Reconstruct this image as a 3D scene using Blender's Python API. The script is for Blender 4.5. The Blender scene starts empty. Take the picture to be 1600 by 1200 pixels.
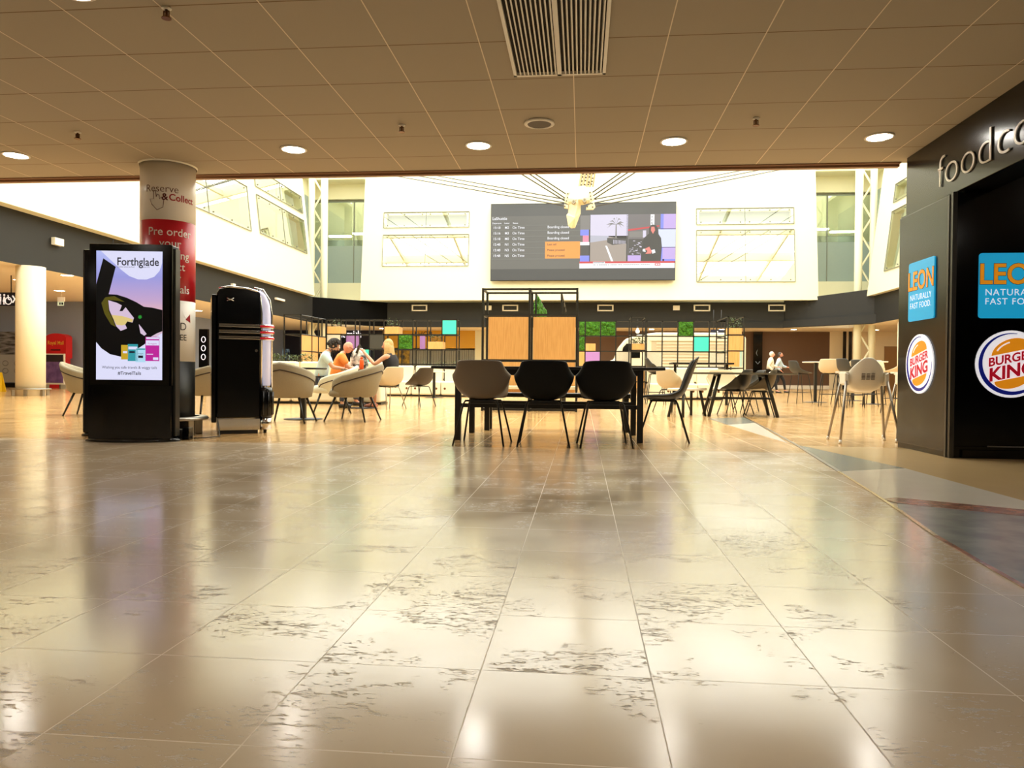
import bpy, bmesh, math, random
from mathutils import Vector, Matrix, Euler
random.seed(7)
PI = math.pi
scn = bpy.context.scene
COL = scn.collection

# ------------------------------------------------------------------ camera
FPX = 1140.0
CAM = Vector((0, 0, 0.66))
RM = Matrix.Rotation(math.radians(5.46), 4, 'Z') @ Matrix.Rotation(math.radians(90 - .7), 4, 'X') @ Matrix.Rotation(.009, 4, 'Z')
cd = bpy.data.cameras.new('camera')
cam = bpy.data.objects.new('camera', cd)
COL.objects.link(cam)
cd.sensor_width = 36
cd.lens = FPX / 1600 * 36
cd.clip_end = 200
cd.clip_start = .05
cam.matrix_world = Matrix.Translation(CAM) @ RM
scn.camera = cam

# ------------------------------------------------------------------ world, exposure
w = bpy.data.worlds.new('overcast_sky')
scn.world = w
w.use_nodes = True
bg = w.node_tree.nodes['Background']
bg.inputs[0].default_value = (1.0, .975, .88, 1)
bg.inputs[1].default_value = 4.9
por = bpy.data.lights.new('skylight_portal', 'AREA')
por.shape = 'RECTANGLE'
por.size = 29
por.size_y = 32
por.cycles.is_portal = True
po = bpy.data.objects.new('skylight_portal', por)
COL.objects.link(po)
po.location = (0, 24, 13.2)

scn.view_settings.view_transform = 'Standard'
scn.view_settings.look = 'None'
scn.view_settings.exposure = 0.2
scn.view_settings.gamma = 1
scn.view_settings.use_curve_mapping = False
scn.cycles.max_bounces = 8
scn.cycles.diffuse_bounces = 5
scn.cycles.glossy_bounces = 4
scn.cycles.transmission_bounces = 4
scn.cycles.transparent_max_bounces = 8
scn.cycles.sample_clamp_indirect = 8
scn.cycles.caustics_refractive = False


# ------------------------------------------------------------------ helpers
def ray(x, y):
    return (RM.to_3x3() @ Vector(((x - 800) / FPX, (600 - y) / FPX, -1)))


def px(x, y, ax, v):
    """where the sight line through photo point x, y meets the plane axis ax = v"""
    d = ray(x, y)
    return CAM + d * ((v - CAM[ax]) / d[ax])


def fl(x, y, z=0):
    return px(x, y, 2, z)


def lin(c):
    return tuple((v / 255 / 12.92 if v / 255 <= .04045 else ((v / 255 + .055) / 1.055) ** 2.4) for v in c)


MATS = {}


def mat(name, c, rough=.5, metal=0, emi=0, var=.06, scale=8, spec=.5, coat=0, bump=0, stretch=None, c2=None, trans=0):
    """procedural material: base colour varied by a noise texture"""
    if name in MATS:
        return MATS[name]
    m = bpy.data.materials.new(name)
    MATS[name] = m
    m.use_nodes = True
    nt = m.node_tree
    b = nt.nodes['Principled BSDF']
    col = lin(c)
    tc = nt.nodes.new('ShaderNodeTexCoord')
    mp = nt.nodes.new('ShaderNodeMapping')
    nt.links.new(tc.outputs['Object'], mp.inputs[0])
    if stretch:
        mp.inputs['Scale'].default_value = stretch
    nz = nt.nodes.new('ShaderNodeTexNoise')
    nz.inputs['Scale'].default_value = scale
    nz.inputs['Detail'].default_value = 4
    nt.links.new(mp.outputs[0], nz.inputs[0])
    mx = nt.nodes.new('ShaderNodeMix')
    mx.data_type = 'RGBA'
    nt.links.new(nz.outputs[0], mx.inputs[0])
    if c2:
        mx.inputs[6].default_value = (*col, 1)
        mx.inputs[7].default_value = (*lin(c2), 1)
        r = nt.nodes.new('ShaderNodeMapRange')
        r.inputs[1].default_value = .38
        r.inputs[2].default_value = .62
        nt.links.new(nz.outputs[0], r.inputs[0])
        nt.links.new(r.outputs[0], mx.inputs[0])
    else:
        mx.inputs[6].default_value = (*[v * (1 - var) for v in col], 1)
        mx.inputs[7].default_value = (*[min(1, v * (1 + var)) for v in col], 1)
    nt.links.new(mx.outputs[2], b.inputs['Base Color'])
    b.inputs['Roughness'].default_value = rough
    b.inputs['Metallic'].default_value = metal
    b.inputs['Specular IOR Level'].default_value = spec
    b.inputs['Coat Weight'].default_value = coat
    b.inputs['Transmission Weight'].default_value = trans
    if emi:
        nt.links.new(mx.outputs[2], b.inputs['Emission Color'])
        b.inputs['Emission Strength'].default_value = emi
    if bump:
        bp = nt.nodes.new('ShaderNodeBump')
        bp.inputs['Strength'].default_value = bump
        bp.inputs['Distance'].default_value = .02
        nt.links.new(nz.outputs[0], bp.inputs['Height'])
        nt.links.new(bp.outputs[0], b.inputs['Normal'])
    return m


class MB:
    def __init__(s, T=None):
        s.v = []; s.f = []; s.mi = []; s.sm = []; s.mats = []; s.cur = 0; s.smooth = False
        s.T = T or Matrix.Identity(4)

    def use(s, m, smooth=None):
        if m not in s.mats:
            s.mats.append(m)
        s.cur = s.mats.index(m)
        if smooth is not None:
            s.smooth = smooth
        return s

    def pts(s, ps):
        n = len(s.v)
        s.v += [s.T @ Vector(p) for p in ps]
        return n

    def face(s, idx, sm=None):
        s.f.append(tuple(idx)); s.mi.append(s.cur); s.sm.append(s.smooth if sm is None else sm)

    def poly(s, ps):
        n = s.pts(ps); s.face(range(n, n + len(ps)), False); return s

    def box(s, x0, x1, y0, y1, z0, z1):
        n = s.pts([(x, y, z) for z in (z0, z1) for y in (y0, y1) for x in (x0, x1)])
        for q in ((0, 2, 3, 1), (4, 5, 7, 6), (0, 1, 5, 4), (2, 6, 7, 3), (0, 4, 6, 2), (1, 3, 7, 5)):
            s.face([n + i for i in q], False)
        return s

    def ext(s, ps, vec):
        """closed prism: polygon ps swept along vec"""
        k = len(ps); vec = Vector(vec)
        n = s.pts([Vector(p) for p in ps] + [Vector(p) + vec for p in ps])
        s.face(list(range(n + k - 1, n - 1, -1)), False)
        s.face(range(n + k, n + 2 * k), False)
        for i in range(k):
            j = (i + 1) % k
            s.face([n + i, n + j, n + k + j, n + k + i], s.smooth and k > 8)
        return s

    def tube(s, path, r, n=8, closed=False):
        path = [Vector(p) for p in path]
        k = len(path)
        rr = r if isinstance(r, (list, tuple)) else [r] * k
        up = None
        base = len(s.v)
        for i, p in enumerate(path):
            if closed:
                d = path[(i + 1) % k] - path[i - 1]
            else:
                d = path[min(i + 1, k - 1)] - path[max(i - 1, 0)]
            d.normalize()
            if up is None:
                up = Vector((0, 0, 1)) if abs(d.z) < .9 else Vector((1, 0, 0))
            a = d.cross(up).normalized()
            b = a.cross(d).normalized()
            up = b
            s.pts([p + (a * math.cos(2 * PI * j / n) + b * math.sin(2 * PI * j / n)) * rr[i] for j in range(n)])
        for i in range(k if closed else k - 1):
            i2 = (i + 1) % k
            for j in range(n):
                j2 = (j + 1) % n
                s.face([base + i * n + j, base + i * n + j2, base + i2 * n + j2, base + i2 * n + j], n > 4)
        if not closed:
            s.face([base + j for j in range(n)][::-1], False)
            s.face([base + (k - 1) * n + j for j in range(n)], False)
        return s

    def lathe(s, prof, c=(0, 0, 0), n=24, sx=1, sy=1, cap=True):
        c = Vector(c); b = len(s.v); k = len(prof)
        for r, z in prof:
            s.pts([c + Vector((r * sx * math.cos(2 * PI * j / n), r * sy * math.sin(2 * PI * j / n), z)) for j in range(n)])
        for i in range(k - 1):
            for j in range(n):
                j2 = (j + 1) % n
                s.face([b + i * n + j, b + i * n + j2, b + (i + 1) * n + j2, b + (i + 1) * n + j], True)
        if cap:
            s.face([b + j for j in range(n)][::-1], False)
            s.face([b + (k - 1) * n + j for j in range(n)], False)
        return s

    def ball(s, c, rx, ry, rz, n=12, R=None):
        c = Vector(c); b = len(s.v); k = n // 2 + 1
        for i in range(k):
            t = PI * i / (k - 1)
            for j in range(n):
                p = Vector((rx * math.sin(t) * math.cos(2 * PI * j / n), ry * math.sin(t) * math.sin(2 * PI * j / n), -rz * math.cos(t)))
                if R: p = R @ p
                s.pts([c + p])
        for i in range(k - 1):
            for j in range(n):
                j2 = (j + 1) % n
                s.face([b + i * n + j, b + i * n + j2, b + (i + 1) * n + j2, b + (i + 1) * n + j], True)
        return s

    def grid(s, rows, flip=False):
        """surface through rows of points"""
        b = len(s.v); nr = len(rows); nc = len(rows[0])
        for r in rows: s.pts(r)
        for i in range(nr - 1):
            for j in range(nc - 1):
                q = [b + i * nc + j, b + i * nc + j + 1, b + (i + 1) * nc + j + 1, b + (i + 1) * nc + j]
                s.face(q[::-1] if flip else q, True)
        return s

    def text(s, string, h, o, xd, yd, depth=.004, align='LEFT', xs=1.0, bold=0.0, shear=0.0, space=1.0, warp=None):
        """letters standing on the plane o + x*xd + y*yd"""
        vs, fs = glyphs(string, align, bold, shear, space)
        o = Vector(o); xd = Vector(xd).normalized(); yd = Vector(yd).normalized(); nn = xd.cross(yd)
        for k, dd in enumerate((depth,)):
            ps = []
            for (x, y) in vs:
                if warp: ps.append(warp(x * h * xs, y * h, dd))
                else: ps.append(o + xd * (x * h * xs) + yd * (y * h) + nn * dd)
            n = s.pts(ps)
            for f in fs: s.face([n + i for i in f], False)
        return s

    def mesh(s, name):
        me = bpy.data.meshes.new(name)
        me.from_pydata([tuple(v) for v in s.v], [], s.f)
        for m in s.mats: me.materials.append(m)
        me.polygons.foreach_set('material_index', s.mi)
        me.polygons.foreach_set('use_smooth', s.sm)
        me.update()
        return me

    def build(s, name, m=None, parent=None, bevel=0, seg=2, solid=0, sub=0, off=0):
        if m: s.mats = [m] + [q for q in s.mats[1:]] if s.mats else [m]
        o = bpy.data.objects.new(name, s.mesh(name))
        COL.objects.link(o)
        if parent: o.parent = parent
        if solid:
            q = o.modifiers.new('thickness', 'SOLIDIFY'); q.thickness = solid; q.offset = off
        if sub:
            q = o.modifiers.new('smooth', 'SUBSURF'); q.levels = sub; q.render_levels = sub
        if bevel:
            q = o.modifiers.new('bevel', 'BEVEL'); q.width = bevel; q.segments = seg; q.limit_method = 'ANGLE'; q.angle_limit = math.radians(40)
        return o


_G = {}


def glyphs(string, align, bold, shear, space):
    key = (string, align, bold, shear, space)
    if key in _G: return _G[key]
    c = bpy.data.curves.new('t', 'FONT')
    c.body = string; c.align_x = align; c.offset = bold; c.shear = shear; c.space_character = space; c.size = 1
    c.resolution_u = 4
    o = bpy.data.objects.new('t', c); COL.objects.link(o)
    dg = bpy.context.evaluated_depsgraph_get()
    me = o.evaluated_get(dg).to_mesh()
    vs = [(v.co.x, v.co.y) for v in me.vertices]
    fs = [tuple(p.vertices) for p in me.polygons]
    o.evaluated_get(dg).to_mesh_clear()
    bpy.data.objects.remove(o); bpy.data.curves.remove(c)
    _G[key] = (vs, fs)
    return _G[key]


def tag(o, label=None, cat=None, group=None, kind=None):
    if label: o['label'] = label
    if cat: o['category'] = cat
    if group: o['group'] = group
    if kind: o['kind'] = kind
    return o


def thing(name, label, cat, loc=(0, 0, 0), rz=0, group=None):
    o = bpy.data.objects.new(name, None)
    o.empty_display_size = .1
    COL.objects.link(o)
    o.location = loc; o.rotation_euler = (0, 0, rz)
    return tag(o, label, cat, group)


def struct(mb, name, m=None, parent=None, **k):
    o = mb.build(name, m, parent, **k)
    if not parent: o['kind'] = 'structure'
    return o


def dup(root, loc, rz=None, label=None, group=None, parent=None):
    r = root.copy(); COL.objects.link(r)
    if loc is not None: r.location = loc
    if rz is not None: r.rotation_euler = (0, 0, rz)
    if label: r['label'] = label
    if group: r['group'] = group
    if parent: r.parent = parent
    for ch in list(root.children):
        dup(ch, None, parent=r)
    return r


def ngon(cx, cy, rx, ry=None, n=32, a0=0, a1=2 * PI):
    ry = ry or rx
    full = abs(a1 - a0 - 2 * PI) < 1e-6
    k = n if full else n + 1
    return [(cx + rx * math.cos(a0 + (a1 - a0) * i / n), cy + ry * math.sin(a0 + (a1 - a0) * i / n)) for i in range(k)]


def rrect(x0, x1, y0, y1, r, n=6):
    ps = []
    for cx, cy, a in ((x1 - r, y0 + r, -PI / 2), (x1 - r, y1 - r, 0), (x0 + r, y1 - r, PI / 2), (x0 + r, y0 + r, PI)):
        ps += [(cx + r * math.cos(a + PI / 2 * i / n), cy + r * math.sin(a + PI / 2 * i / n)) for i in range(n + 1)]
    return ps


# ------------------------------------------------------------------ materials
def tile_floor():
    m = bpy.data.materials.new('limestone_floor'); m.use_nodes = True
    nt = m.node_tree; N = nt.nodes; L = nt.links; b = N['Principled BSDF']

    def n(t, **k):
        q = N.new(t)
        for a, v in k.items(): setattr(q, a, v)
        return q

    def M(op, a, bb=None, c=None):
        q = n('ShaderNodeMath', operation=op)
        for i, v in enumerate((a, bb, c)):
            if v is None: continue
            if hasattr(v, 'links'): L.new(v, q.inputs[i])
            else: q.inputs[i].default_value = v
        return q.outputs[0]

    def mixc(f, a, bb, mode='MIX'):
        q = n('ShaderNodeMix', data_type='RGBA', blend_type=mode)
        if hasattr(f, 'links'): L.new(f, q.inputs[0])
        else: q.inputs[0].default_value = f
        for i, v in ((6, a), (7, bb)):
            if hasattr(v, 'links'): L.new(v, q.inputs[i])
            else: q.inputs[i].default_value = (*v, 1)
        return q.outputs[2]
    tc = n('ShaderNodeTexCoord').outputs['Object']
    sx = n('ShaderNodeSeparateXYZ'); L.new(tc, sx.inputs[0]); X, Y = sx.outputs[0], sx.outputs[1]
    T = .376
    gx = M('DIVIDE', M('ADD', X, 40 * T + .97 + 0), T); gy = M('DIVIDE', M('ADD', Y, 40 * T - 1.61 + .376 * 5), T * 1.0)
    fx = M('FRACT', gx); fy = M('FRACT', gy)

    def joint(f, wd):
        d = M('MINIMUM', f, M('SUBTRACT', 1, f)); return M('LESS_THAN', d, wd)
    jx = joint(fx, .0042); jy = joint(fy, .0042)
    J = M('MAXIMUM', M('MULTIPLY', jx, .9), M('MULTIPLY', jy, .55))
    cell = n('ShaderNodeCombineXYZ'); L.new(M('FLOOR', gx), cell.inputs[0]); L.new(M('FLOOR', gy), cell.inputs[1])
    wn = n('ShaderNodeTexWhiteNoise'); L.new(cell.outputs[0], wn.inputs[0])

    def noise(sc, det, vec=tc, scale=(1, 1, 1)):
        mp = n('ShaderNodeMapping'); mp.inputs['Scale'].default_value = scale; L.new(vec, mp.inputs[0])
        q = n('ShaderNodeTexNoise'); q.inputs['Scale'].default_value = sc; q.inputs['Detail'].default_value = det
        L.new(mp.outputs[0], q.inputs[0]); return q.outputs[0]
    off = n('ShaderNodeVectorMath', operation='MULTIPLY_ADD'); L.new(wn.outputs['Color'], off.inputs[0]); off.inputs[1].default_value = (9, 9, 9); L.new(tc, off.inputs[2])
    tv = off.outputs[0]
    warm = M('MULTIPLY', n('ShaderNodeMapRange').outputs[0], 1)
    wr = warm.node.inputs[0].links[0].from_node; L.new(Y, wr.inputs[0]); wr.inputs[1].default_value = 6.55; wr.inputs[2].default_value = 6.7
    base = mixc(noise(1.6, 5, tv, (1, 2.4, 1)), lin((204, 182, 150)), lin((220, 200, 170)))
    base = mixc(M('MULTIPLY', wn.outputs[0], .35), base, lin((190, 166, 136)))
    wcol = mixc(noise(3, 5, tv, (.5, 3, 1)), lin((196, 155, 99)), lin((200, 160, 104)))
    base = mixc(warm, base, wcol)
    # travertine pits: small cracks in drifting clusters
    crack = noise(70, 6, tv, (.5, 1.5, 1))
    band = M('SUBTRACT', 1, M('MULTIPLY', M('ABSOLUTE', M('SUBTRACT', crack, .5)), 16))
    clus = n('ShaderNodeMapRange'); L.new(noise(3.4, 3, tv), clus.inputs[0]); clus.inputs[1].default_value = .5; clus.inputs[2].default_value = .62
    spk = n('ShaderNodeMapRange'); L.new(noise(26, 3, tv, (.5, 1.4, 1)), spk.inputs[0]); spk.inputs[1].default_value = .55; spk.inputs[2].default_value = .62
    sp2 = n('ShaderNodeMapRange'); L.new(noise(120, 4, tv, (.4, 1.1, 1)), sp2.inputs[0]); sp2.inputs[1].default_value = .59; sp2.inputs[2].default_value = .68
    pit = M('MAXIMUM', M('MULTIPLY', sp2.outputs[0], clus.outputs[0]), M('MULTIPLY', M('MULTIPLY', M('MAXIMUM', band, 0), clus.outputs[0]), spk.outputs[0]))
    pn = n('ShaderNodeMapRange'); L.new(pit, pn.inputs[0]); pn.inputs[1].default_value = .1; pn.inputs[2].default_value = .6
    pitm = M('MULTIPLY', pn.outputs[0], M('SUBTRACT', 1, warm))
    base = mixc(M('MULTIPLY', pitm, .55), base, lin((70, 58, 42)))
    base = mixc(M('MULTIPLY', J, .45), base, mixc(M('GREATER_THAN', noise(.8, 1), .57), lin((232, 220, 192)), lin((120, 100, 74))))
    L.new(base, b.inputs['Base Color'])
    rg = n('ShaderNodeMapRange'); L.new(noise(2.2, 4), rg.inputs[0]); rg.inputs[1].default_value = .3; rg.inputs[2].default_value = .7
    rg.inputs[3].default_value = .13; rg.inputs[4].default_value = .21
    L.new(M('ADD', rg.outputs[0], M('MULTIPLY', M('MAXIMUM', J, pitm), .3)), b.inputs['Roughness'])
    b.inputs['IOR'].default_value = 1.95; b.inputs['Specular IOR Level'].default_value = .6
    bp = n('ShaderNodeBump'); bp.inputs['Strength'].default_value = .25; bp.inputs['Distance'].default_value = .003
    L.new(M('SUBTRACT', M('MULTIPLY', noise(3.2, 3), M('MULTIPLY', M('SUBTRACT', 1.1, warm), .3)), M('MAXIMUM', M('MULTIPLY', J, .5), pitm)), bp.inputs['Height'])
    L.new(bp.outputs[0], b.inputs['Normal'])
    return m


def tile_ceiling():
    m = bpy.data.materials.new('ceiling_tiles'); m.use_nodes = True
    nt = m.node_tree; N = nt.nodes; L = nt.links; b = N['Principled BSDF']
    tc = N.new('ShaderNodeTexCoord'); sx = N.new('ShaderNodeSeparateXYZ'); L.new(tc.outputs['Object'], sx.inputs[0])

    def M(op, a, bb=None):
        q = N.new('ShaderNodeMath'); q.operation = op
        for i, v in enumerate((a, bb)):
            if v is None: continue
            if hasattr(v, 'links'): L.new(v, q.inputs[i])
            else: q.inputs[i].default_value = v
        return q.outputs[0]

    def jt(c, off, wd):
        f = M('FRACT', M('DIVIDE', M('ADD', c, off + 60), .6))
        return M('LESS_THAN', M('MINIMUM', f, M('SUBTRACT', 1, f)), wd)
    jy = jt(sx.outputs[1], -5.28, .008)
    jx = jt(sx.outputs[0], .08, .006)
    nz = N.new('ShaderNodeTexNoise'); nz.inputs['Scale'].default_value = 260; L.new(tc.outputs['Object'], nz.inputs[0])
    mx = N.new('ShaderNodeMix'); mx.data_type = 'RGBA'; L.new(nz.outputs[0], mx.inputs[0])
    mx.inputs[6].default_value = (*lin((166, 155, 134)), 1); mx.inputs[7].default_value = (*lin((178, 167, 146)), 1)
    m2 = N.new('ShaderNodeMix'); m2.data_type = 'RGBA'; L.new(jy, m2.inputs[0]); L.new(mx.outputs[2], m2.inputs[6]); m2.inputs[7].default_value = (*lin((120, 98, 72)), 1)
    m3 = N.new('ShaderNodeMix'); m3.data_type = 'RGBA'; L.new(jx, m3.inputs[0]); L.new(m2.outputs[2], m3.inputs[6]); m3.inputs[7].default_value = (*lin((236, 224, 200)), 1)
    L.new(m3.outputs[2], b.inputs['Base Color']); b.inputs['Roughness'].default_value = .9
    return m


FLOOR = tile_floor()
CEIL = tile_ceiling()
M_wall = mat('white_panel', (226, 223, 192), .6, var=.01)
M_cream = mat('cream_paint', (238, 226, 196), .7, var=.02)
M_char = mat('charcoal_paint', (38, 38, 37), .6, var=.05, spec=.3)
M_lgrey = mat('blue_grey_wall', (150, 164, 192), .7, var=.03)
M_black = mat('black_gloss', (6, 6, 7), .12, var=.1, spec=.5)
M_blackm = mat('black_metal', (14, 14, 14), .45, var=.1)
M_char2 = mat('charcoal_gloss', (24, 24, 23), .22, var=.05)
M_oak = mat('oak_veneer', (222, 172, 108), .5, scale=5, stretch=(9, 9, .6), c2=(211, 158, 94))
M_chrome = mat('chrome', (220, 220, 220), .12, 1, var=.02)
M_steel = mat('brushed_steel', (170, 166, 158), .35, 1, var=.03)
M_white = mat('white_plastic', (236, 232, 220), .4, var=.02)
M_cloth = mat('taupe_fabric', (150, 142, 122), .85, var=.08, scale=60)
M_clothL = mat('pale_grey_fabric', (205, 205, 190), .85, var=.05, scale=60)
M_pipe = mat('brown_piping', (48, 34, 26), .7)
M_taupe = mat('taupe_shell', (112, 98, 82), .45, var=.03)
M_shblk = mat('black_shell', (4, 4, 4), .6, spec=.25, var=.05)
M_beige = mat('beige_shell', (208, 192, 164), .5, var=.03)
M_dgrey = mat('dark_grey_shell', (52, 52, 50), .5, var=.05)
M_light = mat('lamp_diffuser', (255, 250, 240), .4, emi=50, var=.001)
M_lightw = mat('lamp_diffuser_warm', (255, 240, 210), .4, emi=45, var=.001)
M_white_t = mat('white_lettering', (240, 240, 236), .5, var=.01)
M_black_t = mat('black_lettering', (14, 14, 14), .5, var=.01)
M_moss = mat('moss', (72, 130, 26), .95, scale=30, c2=(36, 84, 12), bump=1)
M_cyan = mat('cyan_panel', (64, 232, 206), .5, var=.02)
M_purp = mat('purple_panel', (176, 130, 206), .5, var=.02)
M_stone = mat('terrazzo_panel', (216, 212, 196), .6, scale=70, c2=(190, 186, 170))
M_leaf = mat('plant_leaf', (50, 74, 34), .6, scale=20, c2=(96, 112, 62))
M_sofa = mat('cream_leatherette', (232, 224, 200), .5, var=.02)
M_navy = mat('navy_sign', (16, 20, 46), .4)
def mirror_pane(name, col, mixf, rough=.02, tint=(1, 1, 1)):
    m = bpy.data.materials.new(name); m.use_nodes = True
    nt = m.node_tree; N = nt.nodes; L = nt.links
    N.remove(N['Principled BSDF'])
    g = N.new('ShaderNodeBsdfGlossy'); g.inputs[0].default_value = (.95, .97, .93, 1); g.inputs[1].default_value = rough
    nz = N.new('ShaderNodeTexNoise'); nz.inputs['Scale'].default_value = .9
    bp = N.new('ShaderNodeBump'); bp.inputs['Strength'].default_value = .06; L.new(nz.outputs[0], bp.inputs['Height']); L.new(bp.outputs[0], g.inputs['Normal'])
    t = N.new('ShaderNodeBsdfTransparent'); t.inputs[0].default_value = (*col, 1)
    mx = N.new('ShaderNodeMixShader'); mx.inputs[0].default_value = mixf
    L.new(t.outputs[0], mx.inputs[1]); L.new(g.outputs[0], mx.inputs[2]); L.new(mx.outputs[0], N['Material Output'].inputs[0])
    return m


M_pane = mirror_pane('reflective_pane', (.72, .8, .72), .55)
M_pane2 = mirror_pane('clear_pane', (.85, .9, .85), .12)
M_glaze = mirror_pane('green_tinted_glass', (.66, .75, .66), .16)
M_frost = mat('frosted_glass_band', (150, 166, 160), .35, var=.03)

# ================================================================== SETTING
X0, X1, Y0, Y1 = -30, 24, -9, 47
ZN, ZF = 2.8, 3.4
AX = 14.5                                   # half width of the atrium
mb = MB(); mb.use(FLOOR)
mb.box(X0, X1, Y0, Y1, -.2, 0)
struct(mb, 'floor', FLOOR)
# near ceiling slab
mb = MB(); mb.use(CEIL); mb.box(X0, X1, Y0, 7.6, ZN, ZN + .25)
struct(mb, 'ceiling', CEIL)
M_edge = mat('bronze_edge_trim', (150, 112, 84), .5)
mb = MB(); mb.box(X0, 3.12, 7.6, 7.66, ZN - .035, ZN + .3)
mb.box(X0, 3.12, 7.56, 7.6, ZN - .012, ZN)
struct(mb, 'trim_1', M_edge)
# wall above the near ceiling, facing the atrium
mb = MB(); mb.box(X0, X1, 7.45, 7.6, ZN + .25, 13); struct(mb, 'wall_near', M_wall)
# side and far ceilings over the ground floor
for nm, a in (('ceiling_left', (X0, -AX - .02, 7.66, Y1, ZF - .004, ZF + .2)), ('ceiling_right', (AX + .02, X1, 7.66, Y1, ZF - .004, ZF + .2)), ('ceiling_far', (-AX, AX, 41.5, Y1, ZF, ZF + .2))):
    mb = MB(); mb.box(*a); struct(mb, nm, M_cream)
# outer walls
mb = MB(); mb.box(X0 - .2, X0, Y0, Y1, 0, 4); struct(mb, 'wall_left', M_lgrey)
mb = MB(); mb.box(X1, X1 + .2, Y0, Y1, 0, 4); struct(mb, 'wall_right', M_cream)
mb = MB(); mb.box(X0, X1, Y0 - .2, Y0, 0, 4); struct(mb, 'wall_back', M_cream)
mb = MB(); mb.box(X0, -19, 27, 27.2, 0, ZF); struct(mb, 'wall_left_rear', M_lgrey)
mb = MB(); mb.box(X0, -19, 26.96, 27, 0, .16); struct(mb, 'baseboard_left', M_blackm)
mb = MB(); mb.box(-19.2, -19, 27.2, Y1, 0, ZF); struct(mb, 'wall_left_side', M_lgrey)
# far wall behind the shops and the brown hoarding
M_brown = mat('brown_hoarding', (98, 72, 54), .55, var=.03)
mb = MB(); mb.box(X0, X1, Y1, Y1 + .2, 0, 6); struct(mb, 'wall_far', M_cream)
# black charcoal band round the atrium, with reveals
ZB = 4.78
mb = MB()
mb.box(-AX - .25, -AX, 7.66, 38.2, ZF, ZB)
mb.box(-AX - 1.5, -AX - .25, 7.66, 43, ZB - .1, ZB)
struct(mb, 'trim_2', M_char)
mb = MB()
mb.box(AX, AX + .25, 7.66, 38.0, ZF, ZB)
mb.box(AX + .25, AX + 1.5, 7.66, 43, ZB - .1, ZB)
struct(mb, 'trim_3', M_char)
mb = MB()
mb.box(-11.2, 11.0, 41.25, 41.5, ZF - .02, ZB)
mb.box(-11.2, 11.0, 41.18, 41.3, ZF - .02, ZF + .3)
struct(mb, 'trim_4', M_char)
mb = MB()                                    # chamfered corners of the band
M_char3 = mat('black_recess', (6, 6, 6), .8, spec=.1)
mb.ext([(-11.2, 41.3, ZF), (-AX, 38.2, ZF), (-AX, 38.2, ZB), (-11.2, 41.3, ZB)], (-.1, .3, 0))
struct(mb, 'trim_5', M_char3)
mb = MB()
mb.ext([(11.0, 41.3, ZF), (AX, 38.0, ZF), (AX, 38.0, ZB + .35), (11.0, 41.3, ZB + .1)], (.1, .3, 0))
mb.ext([(10.9, 41.2, ZF), (AX, 37.8, ZF), (AX, 37.8, ZF + .45), (10.9, 41.2, ZF + .35)], (.1, .3, 0))
struct(mb, 'trim_6', M_char)


def panel_wall(name, P, W, Z, zbot, ztop, holes, thick=.35):
    """leaning white panel; P(u, z, d) gives the world point; holes as (u0,u1,z0,z1)"""
    us = sorted({W[0], W[1], *[h[0] for h in holes], *[h[1] for h in holes]})
    zs = sorted({zbot, ztop, *[h[2] for h in holes], *[h[3] for h in holes]})
    mb = MB(); mb.use(M_wall)

    def inside(u, z): return any(h[0] < u < h[1] and h[2] < z < h[3] for h in holes)
    for i in range(len(us) - 1):
        for j in range(len(zs) - 1):
            u0, u1, z0, z1 = us[i], us[i + 1], zs[j], zs[j + 1]
            if inside((u0 + u1) / 2, (z0 + z1) / 2): continue
            mb.poly([P(u0, z0, 0), P(u1, z0, 0), P(u1, z1, 0), P(u0, z1, 0)])
            mb.poly([P(u0, z0, thick), P(u0, z1, thick), P(u1, z1, thick), P(u1, z0, thick)])
    for (a, b, c, d) in [(W[0], W[1], zbot, ztop)] + list(holes):
        for (ua, za, ub, zb) in ((a, c, b, c), (b, c, b, d), (b, d, a, d), (a, d, a, c)):
            mb.poly([P(ua, za, 0), P(ub, zb, 0), P(ub, zb, thick), P(ua, za, thick)])
    struct(mb, name, M_wall)


LEAN = .115
winn = [0]


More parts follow.
